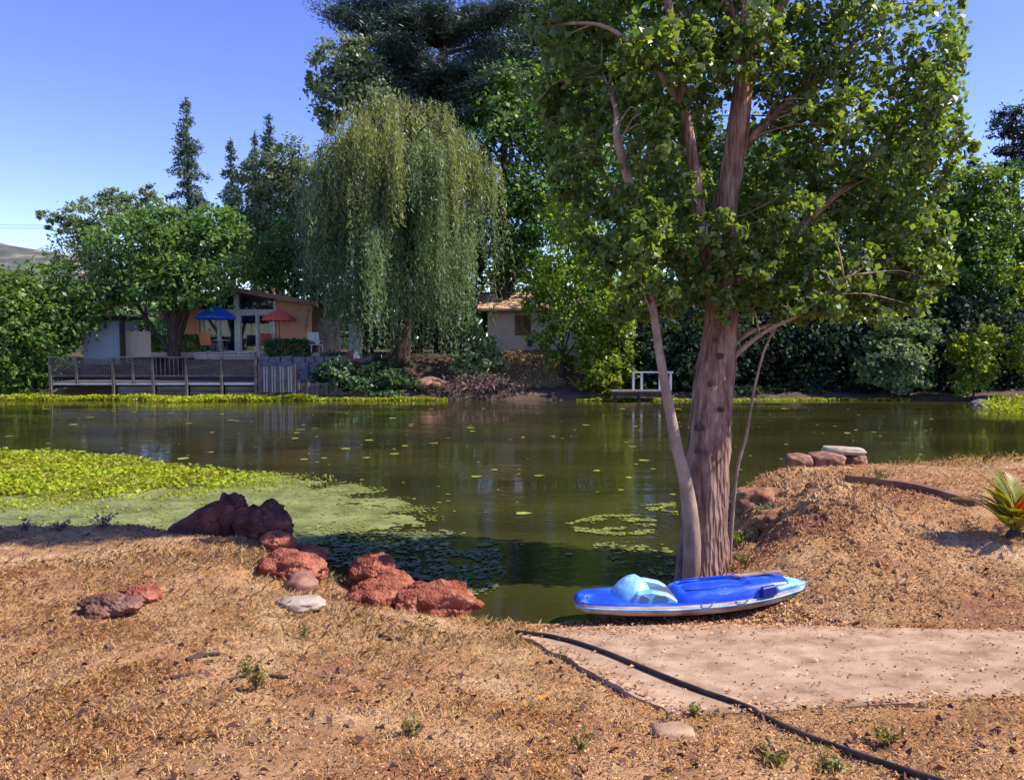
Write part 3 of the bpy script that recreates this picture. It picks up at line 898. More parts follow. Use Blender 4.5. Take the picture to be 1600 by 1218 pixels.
tree('tall_tree', 'tall deep green tree with a straight black trunk right of the willow', 'tree',
     [(790,210,70,60,0),(850,180,70,70,1),(800,300,50,60,0),(785,380,45,50,0),(880,260,60,70,1),(820,400,40,40,.5),(760,190,40,50,.5),(840,320,60,60,0),(790,140,50,40,.6),(760,300,30,60,.6)],
     47, M['oak'], 19000, .29, trunk_px=787, trunk_r=.42, clump=.3)
tree('backdrop_tree', 'dark crown filling the gap behind the poplar, above the beige cottage', 'tree',
     [(930,250,90,90,0),(900,120,90,80,0),(980,350,80,80,0),(880,360,70,70,0),(960,150,80,90,1),(1020,250,70,90,0),(860,430,60,40,0),(870,40,80,60,0),(960,50,80,70,0),(1050,130,70,90,0),(1060,350,70,80,0),(1060,30,60,70,0)],
     52, M['mid'], 21000, .38, trunk_r=.4, clump=.32)
tree('alder_tree', 'light green thin trunked tree in front of the beige cottage', 'tree',
     [(880,420,55,50,0),(900,480,55,50,-.3),(860,520,32,40,-.5),(925,540,45,45,-.4),(920,390,50,60,.4),(895,330,50,50,.5),(870,560,28,24,-.5),(940,470,50,60,.3),(850,460,36,50,.4),(960,420,45,50,.6),(990,470,40,40,.6)],
     40.5, M['lime'], 12500, .21, trunk_px=877, trunk_r=.10, clump=.27, bark=M['dark_bark'])
tree('willow_shrub', 'bright yellow green shrub at the water edge left of the little dock', 'shrub',
     [(958,535,32,66,0),(940,575,34,38,-.3),(968,495,26,40,0),(935,600,36,20,-.5),(972,585,20,36,0),(925,555,24,30,.2)],
     39, M['bright'], 7500, .20, trunk_r=.06, clump=.3, limbs=4)
tree('viburnum_shrub', 'pale leafy shrub in front of the black trunk by the cottage', 'shrub',
     [(740,545,34,30,0),(720,570,26,24,-.2),(760,565,28,26,-.2),(735,520,24,18,0),(745,590,34,20,-.4)],
     40.3, M['pale_bush'], 3600, .22, trunk_r=.05, clump=.3, limbs=4)
tree('dry_shrub', 'purplish bare twiggy shrub hanging over the water below the cottage', 'shrub',
     [(740,605,44,22,0),(780,610,34,20,0),(705,612,28,18,0),(765,592,30,12,.3)],
     38.9, M['dry_shrub'], 4200, .24, trunk_r=.04, clump=.45, asp=.16, limbs=4)
tree('ivy_bank', 'low dark creeper covering the bank under the willow', 'shrub',
     [(520,585,30,18,0),(560,600,34,20,0),(600,590,36,18,.2),(640,604,32,18,0),(580,575,30,12,.8),(500,608,26,14,0),(545,618,26,9,-.3),(620,618,40,10,-.3),(670,615,30,12,-.2)],
     39.4, M['deep'], 6000, .2, trunk_r=0, clump=.35)
tree('sage_shrub', 'grey leaved shrub spilling beside the stone steps', 'shrub',
     [(525,575,20,20,0),(540,596,20,16,-.3)], 39.3, M['dusty'], 1100, .19, trunk_r=0, clump=.4)
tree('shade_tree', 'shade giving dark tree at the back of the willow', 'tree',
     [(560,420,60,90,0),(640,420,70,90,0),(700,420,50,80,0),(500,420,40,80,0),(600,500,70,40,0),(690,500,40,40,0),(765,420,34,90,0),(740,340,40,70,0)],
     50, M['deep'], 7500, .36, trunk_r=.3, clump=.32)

# ---- right shore
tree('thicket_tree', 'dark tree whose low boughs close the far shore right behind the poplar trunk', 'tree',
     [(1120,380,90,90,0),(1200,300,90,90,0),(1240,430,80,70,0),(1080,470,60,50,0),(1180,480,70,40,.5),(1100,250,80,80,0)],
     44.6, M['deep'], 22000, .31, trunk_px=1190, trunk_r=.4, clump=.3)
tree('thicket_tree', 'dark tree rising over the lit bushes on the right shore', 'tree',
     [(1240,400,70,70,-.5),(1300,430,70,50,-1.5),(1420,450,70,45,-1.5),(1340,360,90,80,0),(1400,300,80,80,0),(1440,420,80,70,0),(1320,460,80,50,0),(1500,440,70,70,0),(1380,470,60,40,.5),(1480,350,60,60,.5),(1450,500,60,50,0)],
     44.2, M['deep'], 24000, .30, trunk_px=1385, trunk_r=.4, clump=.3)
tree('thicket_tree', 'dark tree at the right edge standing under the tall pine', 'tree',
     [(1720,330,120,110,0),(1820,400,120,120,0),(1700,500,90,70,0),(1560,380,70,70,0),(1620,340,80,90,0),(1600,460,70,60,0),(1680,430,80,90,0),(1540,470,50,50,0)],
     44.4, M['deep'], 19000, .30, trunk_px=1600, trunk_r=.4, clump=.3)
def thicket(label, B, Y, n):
    tree('thicket', label, 'hedge', B, Y, M['painted_shade_leaf'], n, .27, trunk_r=0, clump=.3, shell=.45)
thicket('thicket painted as deep shade at the water behind the little dock', [(1020,545,70,60,0),(1100,545,75,70,0),(1050,600,75,30,-.5),(1130,605,55,26,-.5),(1140,540,50,60,.5)], 40.6, 11500)
thicket('thicket painted as deep shade at the water right of the poplar trunk', [(1190,545,75,70,0),(1270,550,75,70,0),(1230,605,75,30,-.5),(1320,575,60,60,0),(1170,605,50,26,-.5),(1310,610,50,24,-.5)], 41.6, 13500)
thicket('thicket painted as deep shade at the water behind the two lit bushes', [(1400,540,80,75,0),(1490,545,70,80,0),(1560,545,60,75,0),(1640,550,60,80,0),(1450,605,80,25,-.5),(1580,600,60,30,-.5)], 41.6, 17000)
tree('elder_shrub', 'pale leafy bush arching over the water on the right shore', 'shrub',
     [(1400,560,45,30,0),(1380,585,36,22,-.3),(1430,580,30,24,-.2),(1390,530,34,20,.2),(1355,570,24,18,0),(1410,600,40,14,-.4)],
     38.4, M['pale_bush'], 5600, .2, trunk_r=.06, clump=.28, limbs=4)
tree('elder_shrub', 'pale leafy sprays drooping from the dark trees above the arching bush', 'shrub',
     [(1420,520,32,16,0),(1455,530,24,16,0),(1385,505,30,12,0),(1440,505,26,10,0)],
     38.9, M['pale_bush'], 2600, .2, trunk_r=.06, clump=.3, limbs=3)
tree('privet_shrub', 'yellowish upright shrub above the grey boulder on the right shore', 'shrub',
     [(1525,560,34,40,0),(1515,595,28,24,-.2),(1540,530,24,26,0),(1510,540,24,24,0)],
     37.8, M['bright'], 4200, .19, trunk_r=.05, clump=.3, limbs=4)
tree('privet_shrub', 'yellowish shrub cut off by the right edge of the view', 'shrub',
     [(1605,560,30,40,0),(1625,520,34,40,0),(1600,450,30,40,.5)],
     37.4, M['bright'], 3000, .19, trunk_r=.05, clump=.3, limbs=4)
tree('poplar_tree', 'light green tree between the poplar crown and the pine', 'tree',
     [(1520,300,40,45,0),(1545,350,45,50,0),(1500,370,45,45,-.5),(1560,290,30,30,.3),(1520,420,50,35,-.5),(1470,440,40,30,-.5),(1490,330,30,40,0)],
     42, M['fig'], 14500, .22, trunk_px=1530, trunk_r=.2, clump=.26)
tree('stone_pine', 'dark tufted pine against the sky at the right edge', 'tree',
     [(1580,180,28,16,0),(1565,205,22,12,0),(1600,210,30,16,0),(1575,235,28,10,0),(1610,245,30,20,0),(1590,265,34,14,0),(1515,265,12,14,0),(1640,200,40,60,0)],
     49, M['needle'], 8500, .28, trunk_px=1605, trunk_r=.3, clump=.36, asp=.3)

# the wood behind everything reads as one mass
def far_woods():
    B = [(px, 505 + 10 * math.sin(px), 80, 78 + 22 * math.sin(px * .37), random.uniform(-6, 6)) for px in range(110, 1800, 75)]
    P, NN = blob_cloud(px_blobs(B, 74), 46000, .34, 60)
    k = P[:, 2] > 2
    tag(link('far_woods', leaf_cards('far_woods', P[k], .55 * (.6 + .8 * rng.random(k.sum())), NN[k], .7), M['deep']), 'dark wood behind the gardens on the far side', 'woods', kind='stuff')
far_woods()

tree('creeper', 'creeper painted dark as shade trailing along the right far shore at the waterline', 'shrub',
     [(px, 612 + 5 * math.sin(px), 34, 12, random.uniform(-.3, .6), .7) for px in range(1075, 1600, 42)], 39.4, M['painted_shade_leaf'], 7500, .2, trunk_r=0, clump=.4)  # added over the sunlit bank strip; its shade is in the leaf colour
# ------------------------------------------------------------------ the near poplar
def poplar():
    base = at(1096, 902, 8.0)
    root = empty('poplar_tree', (base.x, base.y, .08), 'tall near poplar with a thick pink brown trunk behind the blue kayak', 'tree')
    bm = bmesh.new()
    T = [(1096,915,8.0),(1097,880,8.0),(1101,800,8.02),(1107,710,8.05),(1114,620,8.1),(1122,550,8.12),(1127,490,8.15),(1129,450,8.18)]
    tr = [.295,.272,.248,.236,.222,.20,.175,.155]
    sp, rr = spline([at(*t) for t in T], tr, 46)
    def flare(i, th):
        k = max(0, 1 - i / 9)
        return 1 + .16 * k * (0.4 + .6 * math.sin(th * 3 + .7)) + .035 * math.sin(th * 5 + i * .13)
    tube(bm, sp, rr, 36, .09, 5, flare)
    bm_obj('trunk', bm, M['bark'], root, smooth=True)
    wood = []
    def limb(pp, r, mat_='bark', n=22, seg=12, name='limb', rough=.07):
        bm = bmesh.new()
        a, b = spline([at(*p) for p in pp], r, n)
        tube(bm, a, b, seg, rough, 7)
        bm_obj(name, bm, M[mat_], root, smooth=True)
        wood.extend(a[3:])
        return a
    ends = []
    ends += limb([(1128,470,8.16),(1128,400,8.2),(1133,330,8.2),(1148,235,8.15),(1160,145,8.1),(1172,20,8.1),(1190,-160,8.2),(1190,-420,8.3),(1180,-600,8.3)], [.150,.135,.128,.118,.108,.098,.08,.05,.02], n=34, seg=16)
    ends += limb([(1126,480,8.1),(1110,425,8.05),(1098,370,8.0),(1083,250,7.95),(1066,150,7.95),(1045,10,8),(1010,-180,8.1),(990,-380,8.2)], [.095,.075,.068,.060,.052,.045,.035,.015], n=30)
    limb([(1082,915,7.84),(1081,840,7.80),(1073,765,7.78),(1056,690,7.78),(1037,590,7.78),(1023,500,7.85),(1012,410,8.1),(1004,330,8.4),(1000,260,8.7)], [.12,.098,.076,.060,.050,.043,.032,.02,.01], 'young_bark', 30)
    limb([(1014,400,8.35),(990,310,8.0),(974,255,7.85),(964,212,7.85),(962,170,8.1),(940,110,8.5)], [.03,.046,.05,.044,.025,.012], 'young_bark')
    limb([(1135,570,8.1),(1160,545,8.0),(1200,515,7.9),(1250,490,7.8),(1330,430,7.7)], [.036,.028,.022,.017,.006], 'young_bark', name='branch')
    limb([(1140,545,8.1),(1170,520,8.2),(1210,500,8.3),(1260,440,8.4)], [.03,.024,.018,.008], 'young_bark', name='branch')
    limb([(1142,440,8.2),(1210,390,8.4),(1290,320,8.5),(1380,230,8.6),(1440,130,8.6)], [.06,.05,.04,.028,.01], name='branch')
    limb([(1120,440,8.2),(1060,400,8.5),(990,340,8.7),(930,250,8.8)], [.05,.04,.028,.01], name='branch')
    limb([(1150,240,8.2),(1220,170,8.3),(1310,90,8.3),(1400,0,8.3)], [.055,.045,.03,.012], name='branch')
    limb([(1070,170,8.0),(1010,90,8.0),(940,40,8.1),(860,40,8.2)], [.035,.03,.02,.01], 'young_bark', name='branch')
    limb([(1166,100,8.1),(1240,-20,8.1),(1330,-150,8.1)], [.06,.04,.015], name='branch')
    limb([(1170,60,8.2),(1090,-60,8.5),(980,-170,8.6)], [.05,.035,.015], name='branch')
    # old branch scars on the trunk
    for px, py, w in [(1092,668,.055),(1124,556,.045),(1110,600,.035),(1126,640,.04),(1090,705,.035)]:
        c = at(px, py, 7.84 if py > 600 else 7.9)
        bm = bmesh.new()
        bmesh.ops.create_icosphere(bm, subdivisions=2, radius=1)
        for v in bm.verts:
            v.co *= 1 + .25 * noise.noise(v.co * 2 + c)
            v.co = Vector((v.co.x * w, v.co.y * w * .8, v.co.z * w * .7)) + c
        bm_obj('knot', bm, M['dark_bark'], root, smooth=True)
    B = [(930,40,95,95,.6),(1060,30,110,90,.5),(1240,30,110,95,.3),(1370,50,95,100,.0),(1450,120,62,80,-.2),(1480,60,35,80,0),(900,190,62,85,.8),(985,150,70,70,.3),
         (935,330,70,75,.6),(1010,410,70,70,-.1),(1050,300,80,80,.9),(1110,440,70,40,.8),(1200,440,80,62,.2),(1290,420,85,75,-.1),(1370,400,75,75,.3),(1430,350,65,75,.2),(1445,245,68,70,.2),
         (1340,270,90,85,.3),(1240,250,80,90,.7),(1250,150,80,70,.2),(1180,330,60,70,.9),(1060,180,70,70,.9),(1400,180,70,70,.6),(1235,480,55,28,-.2),(1010,470,55,34,-.3),(1480,190,34,60,.1),(1330,470,60,30,.2),(1120,100,60,60,.8),(1300,340,80,60,.6),
         (880,60,60,90,.2),(850,160,40,60,.9),(900,270,50,60,.2),(950,410,50,50,.3),(985,330,50,60,-.6),(1015,365,50,50,-.55),(1020,440,45,40,-.7),(1000,400,40,40,-.9),(985,400,40,40,-.6),(1080,390,40,40,-.6),(1020,230,50,50,-.5),(1000,100,60,60,-.6),(1060,80,55,50,-.5),(1090,180,30,40,-.5),(1170,400,50,40,-.6),(1120,420,40,30,-.5),(1230,350,60,50,-.5),(1300,190,60,60,-.5),
         (1400,440,70,50,.3),(1460,420,45,50,.3),(1170,60,60,50,-.5),(1210,90,50,50,-.4),(1160,490,40,22,-.4),(1070,480,40,28,.3),(960,480,30,30,.2),
         (1150,-90,240,75,.3),(1000,-120,120,80,.6),(1320,-110,130,80,.4),(1130,-250,220,120,.4),(1180,-430,180,130,-.2),(1170,-590,190,110,-.4),(1180,-760,180,120,-.4),(1150,-920,150,100,-.4),(1160,-1060,110,90,-.4),(1050,-480,150,110,-.2),(1290,-520,140,110,-.3),
         (1140,380,40,40,-.65),(1110,350,36,40,-.7),(1090,300,30,30,-.6),(1150,430,50,40,-.55),(1120,470,36,26,-.5),(1075,440,40,34,-.6),(1190,460,50,34,-.3),(1040,490,36,26,-.2),(1270,470,60,30,-.4),(1085,110,40,50,-.6),(1150,90,40,40,-.6),(1010,180,40,40,-.5),(1370,480,60,34,.0),(1440,460,50,34,.1),(980,500,34,24,.0)]
    blobs = px_blobs(B, 8.2)
    blobs = [(c, (r[0], min(r[1], .62 if c[2] < 6.8 else 1.0), r[2])) for c, r in blobs]
    P, NN = blob_cloud(blobs, 98000, .20, 28, .5, .85)
    # keep the stems in view, as in the photograph where the light stem stands free of leaves
    sx, sy = P[:, 0] / P[:, 1], (P[:, 2] - EYE) / P[:, 1]
    ppx, ppy = 800 + F * sx, HORIZON - F * sy
    stem = np.interp(ppy, [100, 145, 235, 330, 400], [1164, 1160, 1148, 1133, 1128])
    clear = (np.abs(ppx - stem) < 24) & (ppy > 135) & (ppy < 330) & (P[:, 1] < 8.3)
    low = (ppy > 500) & (rng.random(len(P)) < .55)
    P, NN = P[~(clear | low)], NN[~(clear | low)]
    tip = rng.normal(size=P.shape) * .7 + np.array([0, 0, -.9])
    size = .076 * (.55 + .75 * rng.random(len(P)))
    # twigs carry the leaf clumps back to the limbs
    wd = np.array([tuple(v) for v in wood])
    bm = bmesh.new()
    for i in rng.choice(len(P), 420, replace=False):
        e = Vector(P[i])
        dd = np.linalg.norm(wd - P[i], axis=1) + np.maximum(0, wd[:, 2] - P[i][2]) * .8
        s0 = Vector(wd[int(np.argmin(dd + rng.random(len(wd)) * .35))])
        if (e - s0).length > 2.2: continue
        m_ = s0.lerp(e, .55) + Vector(rng.normal(size=3) * .06) + Vector((0, 0, .08))
        q, ra = spline([s0, m_, e], [.011, .007, .0025], 7)
        tube(bm, q, ra, 4)
    tag(bm_obj('twigs', bm, M['young_bark'], root, smooth=True), kind='stuff')
    # the 300 nearest leaves are leaves of their own
    order = np.argsort(P[:, 1] + (P[:, 2] > 6.2) * 9)
    near, rest = order[:300], order[300:]
    me = leaf_cards('crown', P[rest], size[rest], NN[rest], .86, tip[rest], .1, .14)
    to_local(me, root.location)
    tag(link('crown', me, M['poplar'], root), kind='stuff')
    shapes = []
    for k in range(6):
        m1 = leaf_cards('leaf', np.zeros((1, 3)), [.085 * (.7 + .12 * k)], np.array([[0, 0, 1.0]]), .86, np.array([[1.0, 0, 0]]), .1, .14)
        m1.materials.append(M['poplar'])
        shapes.append(m1)
    for i in near:
        o = bpy.data.objects.new('leaf', shapes[int(rng.integers(0, 6))])
        COL.objects.link(o)
        o.parent = root
        o.location = Vector(P[i]) - root.location
        n = Vector(NN[i]).normalized()
        t = Vector(tip[i])
        t = (t - n * t.dot(n)).normalized()
        o.rotation_euler = Matrix((t, n.cross(t), n)).transposed().to_euler()
poplar()
p0, p1 = at(1140, 790, 8.15), at(1225, 492, 7.95)
sap = empty('sapling', (p0.x, p0.y, float(H(p0.x, p0.y))), 'thin pale sapling leaning right beside the poplar trunk', 'sapling')
bm = bmesh.new()
tube(bm, *spline([Vector((p0.x, p0.y, float(H(p0.x, p0.y)) - .03)), at(1150,745,8.15), at(1166,680,8.12), at(1178,610,8.08), at(1197,540,8.03), p1], [.024,.021,.019,.017,.013,.006], 26), 8, .06, 9)
bm_obj('stem', bm, M['young_bark'], sap, smooth=True)
P, NN = blob_cloud(px_blobs([(1215,505,22,22,0,.15),(1240,490,26,16,0,.15)], 8.0), 90, .5, 12, .3)
me = leaf_cards('foliage', P, .07, NN, .8, None, .1, .12)
to_local(me, sap.location)
link('foliage', me, M['poplar'], sap)

# ------------------------------------------------------------------ rocks
def rock(name, label, c, size, mt, seed, rz=0, sub=5, rough=.28, freq=1.5, square=0.0, tilt=(0, 0), group=None, sink=.25, pits=0.05):
    bm = bmesh.new()
    bmesh.ops.create_icosphere(bm, subdivisions=sub, radius=1)
    off = Vector((seed * 7.3, seed * 3.1, seed * 5.7))
    for v in bm.verts:
        d = v.co.normalized()
        p = d.copy()
        if square:
            k = max(abs(d.x), abs(d.y), abs(d.z))
            p = d.lerp(d / k * .82, square)
        q = 1 + rough * noise.fractal(d * freq + off, 1.0, 2.0, 5) + .10 * noise.hetero_terrain(d * 3.1 + off, .9, 2.1, 4, .2) * rough * 2
        q -= pits * max(0, noise.noise(d * 9 + off)) + pits * .7 * max(0, noise.noise(d * 19 + off))
        v.co = p * q
    Mx = Matrix.Rotation(rz, 4, 'Z') @ Matrix.Rotation(tilt[1], 4, 'Y') @ Matrix.Rotation(tilt[0], 4, 'X') @ Matrix.Diagonal((size[0] / 2, size[1] / 2, size[2] / 2, 1))
    bmesh.ops.transform(bm, matrix=Mx, verts=bm.verts)
    o = bm_obj(name, bm, mt, smooth=True)
    o.location = Vector(c) + Vector((0, 0, size[2] * (.5 - sink)))
    return tag(o, label, 'rock', group)
def bank_rock(px, py, hpx, label, w, d, h, mt, seed, lift=.32, **k):
    p = drop(px, py + hpx * .42)
    return rock('rock', label, (p.x, p.y + d * .3, p.z), (w, d, h), mt, seed, sink=lift, **k)
G1 = 'lava rocks along the left bank'
def rk(px, py, label, wpx, hpx, depth, mt, seed, **k):
    p = drop(px, py)
    s = p.y / F
    return rock('rock', label, p, (wpx * s, depth, hpx * s * 1.25), mt, seed, **k)
def low_rock(px, py, Y, label, w, d, h, mt, seed, **k):
    p = at(px, py, Y)
    return rock('rock', label, (p.x, p.y, p.z), (w, d, h), mt, seed, sink=.5, **k)
low_rock(330, 824, 8.75, 'dark slanting rock slab at the left edge of the shaded group', 1.05, .62, .58, M['lava_dark'], 1, square=.7, tilt=(0, R(-24)), rough=.12, group=G1)
low_rock(362, 812, 8.7, 'dark pointed rock at the top of the shaded group', .36, .5, .60, M['lava_dark'], 2, group=G1)
low_rock(408, 824, 8.6, 'dark knobbly rock at the right of the shaded group', .62, .6, .62, M['lava_dark'], 3, rough=.34, group=G1)
bank_rock(428, 846, 40, 'small red rock wedged below the dark group', .36, .32, .30, M['lava'], 4, group=G1)
bank_rock(474, 862, 36, 'pale red rock behind the broad red one', .50, .34, .24, M['lava'], 5, group=G1)
bank_rock(450, 886, 46, 'broad flat topped red rock above the round brown stone', .66, .46, .34, M['lava'], 6, rough=.3, group=G1)
bank_rock(467, 911, 38, 'round brown stone in front of the broad red rock', .29, .27, .25, M['brown_stone'], 7, sub=4, rough=.16, pits=.02, group=G1)
bank_rock(468, 942, 22, 'flat whitish stone lying in the dry grass', .40, .26, .12, M['pale_stone'], 8, sub=4, rough=.2, pits=.02)
low_rock(584, 893, 7.35, 'rounded red rock perched at the back of the right hand cluster', .46, .40, .36, M['lava'], 9, rough=.24, group=G1)
low_rock(606, 914, 7.2, 'small sloping red rock joining the perched one to the long one', .42, .34, .28, M['lava'], 10, group=G1)
low_rock(590, 940, 6.9, 'dark footed red rock at the front of the right hand cluster', .60, .44, .40, M['lava'], 11, rough=.3, group=G1)
low_rock(682, 944, 6.85, 'long low pitted red rock nearest the open water', .74, .46, .42, M['lava'], 12, rough=.30, square=.2, group=G1)
low_rock(640, 948, 6.75, 'small dark red rock plugging the gap in front of the long one', .30, .26, .30, M['lava'], 13, group=G1)
bank_rock(166, 950, 34, 'shaggy brown rock half sunk in the left grass', .44, .30, .20, M['lava_brown'], 14, rough=.35)
bank_rock(216, 930, 34, 'small red rock touching the shaggy brown one', .27, .24, .19, M['lava'], 15, rough=.3)
G2 = 'stones on top of the mound'
low_rock(1246, 722, 11.3, 'squarish brown stone at the left end of the row on the mound', .46, .40, .31, M['brown_stone'], 16, square=.5, sub=4, rough=.16, pits=.02, group=G2)
low_rock(1290, 719, 11.3, 'long brown stone in the middle of the row on the mound', .56, .40, .27, M['brown_stone'], 17, square=.4, sub=4, rough=.18, pits=.02, group=G2)
low_rock(1318, 704, 11.5, 'flat pale slab lying across the brown stones', .72, .36, .14, M['pale_stone'], 18, square=.6, sub=4, rough=.10, pits=.01, rz=R(-6), tilt=(0, R(2)), group=G2)
low_rock(1338, 722, 11.4, 'small reddish stone under the right end of the pale slab', .32, .30, .24, M['brown_stone'], 19, sub=4, pits=.02, group=G2)
low_rock(1532, 632, 34.6, 'blue grey boulder at the far water edge under the yellowish shrub', .9, .7, .5, M['wall_stone'], 20, sub=4, rough=.2)
low_rock(672, 600, 39.2, 'large reddish boulder on the far bank below the willow', 1.7, 1.2, .75, M['brown_stone'], 21, sub=4, rough=.3)
G3 = 'earth lumps on the cut of the mound'
for a_, b_, d_, lab, w_, h_, sd in [(1188, 772, 9.9, 'red brown earth lump at the top lip of the cut mound', .55, .34, 31), (1218, 806, 9.0, 'red brown earth lump halfway down the cut mound', .46, .28, 32), (1180, 872, 8.3, 'red brown earth lump in the hollow beside the poplar foot', .50, .26, 33), (1232, 868, 7.9, 'red brown earth lump at the right of the hollow', .36, .2, 34)]:
    low_rock(a_, b_ + 10, d_ + .12, lab, w_ * 1.35, .55, h_ * 1.15, M['earth'], sd, rough=.34, freq=1.3, pits=.08, square=.15, group=G3, sub=4)['category'] = 'earth lump'
p = drop(1052, 1150)
rock('brick_fragment', 'flat pinkish rubble piece lying below the corner of the slab', p, (.22, .15, .07), M['concrete'], 23, square=.6, sub=3, rough=.12, pits=.01)['category'] = 'rubble'

# ------------------------------------------------------------------ kayak
def kayak():
    K, ZB = 173.0, .07
    px0 = 1080
    org = at(px0, 967, 6.68)
    gz = float(H(org.x, org.y))
    root = empty('kayak', (org.x, org.y, gz), 'small faded blue sit on top kayak pulled up on the ramp', 'kayak', rz=R(2))
    X = lambda p: (p - px0) / K
    Z = lambda q: (962 - q) / K + .02
    st = np.array([895, 900, 912, 935, 965, 1000, 1040, 1080, 1120, 1160, 1195, 1225, 1248, 1265.])
    bot = np.array([950, 955, 958, 960, 962, 963, 963, 962, 959, 954, 948, 941, 932, 923.])
    gun = np.array([944, 947, 949, 951, 952, 953, 953, 951, 948, 943, 937, 930, 924, 919.])
    hw = np.array([.09, .15, .20, .235, .26, .275, .28, .28, .27, .25, .21, .155, .09, .015])
    S_ = np.linspace(895, 1265, 60)
    f = lambda a: np.interp(S_, st, a)
    W_ = f(hw)
    B_, G_ = Z(f(bot)) + .55 * .36 * W_, Z(f(gun)) + .36 * W_
    T_ = G_ + f(np.array([.035, .045, .05, .05, .05, .04, .03, .03, .03, .03, .03, .035, .03, .012]))
    # lower hull
    bm = bmesh.new()
    rings = []
    for i, s in enumerate(S_):
        ring = []
        for k in range(17):
            a = math.pi * k / 16
            y = -math.cos(a) * W_[i]
            z = G_[i] - (G_[i] - B_[i] + .02 * math.sin(a)) * (math.sin(a) ** .30)
            ring.append(bm.verts.new((X(s), y, z)))
        rings.append(ring)
    for i in range(len(rings) - 1):
        for k in range(16):
            bm.faces.new((rings[i][k], rings[i][k + 1], rings[i + 1][k + 1], rings[i + 1][k]))
    for k in (0, -1): bm.faces.new(rings[k])
    for i in range(len(rings) - 1):      # closed across the top
        bm.faces.new((rings[i][16], rings[i][0], rings[i + 1][0], rings[i + 1][16]))
    bm_obj('hull', bm, M['kayak_hull'], root, smooth=True, world=False)
    # deck with a cockpit well
    bm = bmesh.new()
    rings = []
    for i, s in enumerate(S_):
        ring = []
        well = max(0, 1 - abs((s - 1028) / 26.0) ** 4) * .05
        for k in range(25):
            u = -1 + 2 * k / 24
            y = u * W_[i] * 1.025
            crown = (1 - abs(u) ** 5.0)
            z = G_[i] - .03 + (T_[i] - G_[i] + .03) * crown
            if abs(u) < .72: z -= well * (1 - (abs(u) / .72) ** 6)
            if abs(abs(u) - .86) < .06: z += .008
            ring.append(bm.verts.new((X(s), y, z)))
        rings.append(ring)
    for i in range(len(rings) - 1):
        for k in range(24):
            bm.faces.new((rings[i][k], rings[i][k + 1], rings[i + 1][k + 1], rings[i + 1][k]))
    for k in (0, -1): bm.faces.new(rings[k])
    d = bm_obj('deck', bm, M['kayak_blue'], root, smooth=True, world=False)
    # rubbing strake along the join
    for sgn in (-1, 1):
        bm = bmesh.new()
        tube(bm, [(X(s), sgn * W_[i] * 1.03, G_[i] - .024) for i, s in enumerate(S_)], [.008] * len(S_), 6)
        bm_obj('rubbing_strip', bm, M['kayak_pale'], root, smooth=True, world=False)
    # moulded hump behind the seat
    def gz_at(p): return float(np.interp(p, S_, G_))
    def tz_at(p): return float(np.interp(p, S_, T_))
    bm = bmesh.new()
    bmesh.ops.create_uvsphere(bm, u_segments=30, v_segments=20, radius=1)
    cx, cz = X(982), tz_at(985) - .03
    for v in bm.verts:
        x, y, z = v.co
        z = max(z, -.2)
        x2 = x * (.19 if x < 0 else .20) * (1 - .30 * max(0, z)) + .035 * max(0, z)
        w = .205 * (1 - .20 * max(0, z) ** 2)
        yy = math.copysign(abs(y) ** .8, y) * w
        v.co = Vector((cx + x2, yy, cz + z * .185 + .012 * noise.noise(Vector((x, y, z)) * 5) + .006 * noise.noise(v.co * 3)))
    bm_obj('seat_back', bm, M['kayak_pale'], root, smooth=True, world=False)
    bm = bmesh.new()      # moulded cheeks running forward from the hump, with two recesses a side
    zc = tz_at(1010) - .03
    prof = [(X(975), zc), (X(1050), zc - .005), (X(1048), zc + .035), (X(1034), zc + .085), (X(1008), zc + .115), (X(985), zc + .10)]
    for sgn in (-1, 1):
        bm = bmesh.new()
        prism(bm, [(x, sgn * .135, z) for x, z in prof], (0, sgn * .085, 0))
        bm_obj('seat_side', bm, M['kayak_pale'], root, world=False, bevel=.016)
    for a, b in ((988, 1006), (1010, 1036)):
        for sgn in (-1, 1):
            bm = bmesh.new()
            pts_ = [(X(a + 2), zc + .018), (X(b - 3), zc + .018), (X(b), zc + .045), (X(b - 7), zc + .078), (X(a + 5), zc + .085), (X(a), zc + .05)]
            prism(bm, [(x, sgn * .20, z) for x, z in pts_], (0, sgn * .024, 0))
            bm_obj('side_recess', bm, M['kayak_pane'], root, world=False, bevel=.004)
    bm = bmesh.new()
    box(bm, (X(1030), 0, tz_at(1030) + .012), (.20, .26, .02))
    bm_obj('seat_pan', bm, M['kayak_well'], root, world=False, bevel=.006)
    # raised foredeck with a sunken dirty top
    bm = bmesh.new()
    rings, wells = [], []
    S2 = np.linspace(1040, 1228, 40)
    for i, s in enumerate(S2):
        zb = gz_at(s) - .02
        h_ = np.interp(s, [1040, 1052, 1075, 1110, 1160, 1200, 1228], [.0, .07, .105, .115, .115, .105, .08])
        w = float(np.interp(s, S_, W_)) * np.interp(s, [1040, 1060, 1228], [.80, .93, .93])
        ring = []
        for k in range(21):
            u = -1 + 2 * k / 20
            e = (1 - abs(u) ** 7)
            z = zb + (h_ + .02) * e ** .8
            y = u * w
            if abs(u) < .62 and 1062 < s < 1165: z -= .035
            ring.append(bm.verts.new((X(s), y, z)))
        rings.append(ring)
    for i in range(len(rings) - 1):
        for k in range(20):
            bm.faces.new((rings[i][k], rings[i][k + 1], rings[i + 1][k + 1], rings[i + 1][k]))
    for k in (0, -1): bm.faces.new(rings[k])
    bm_obj('foredeck', bm, M['kayak_blue'], root, smooth=True, world=False)
    bm = bmesh.new()      # pale bow cover
    rings = []
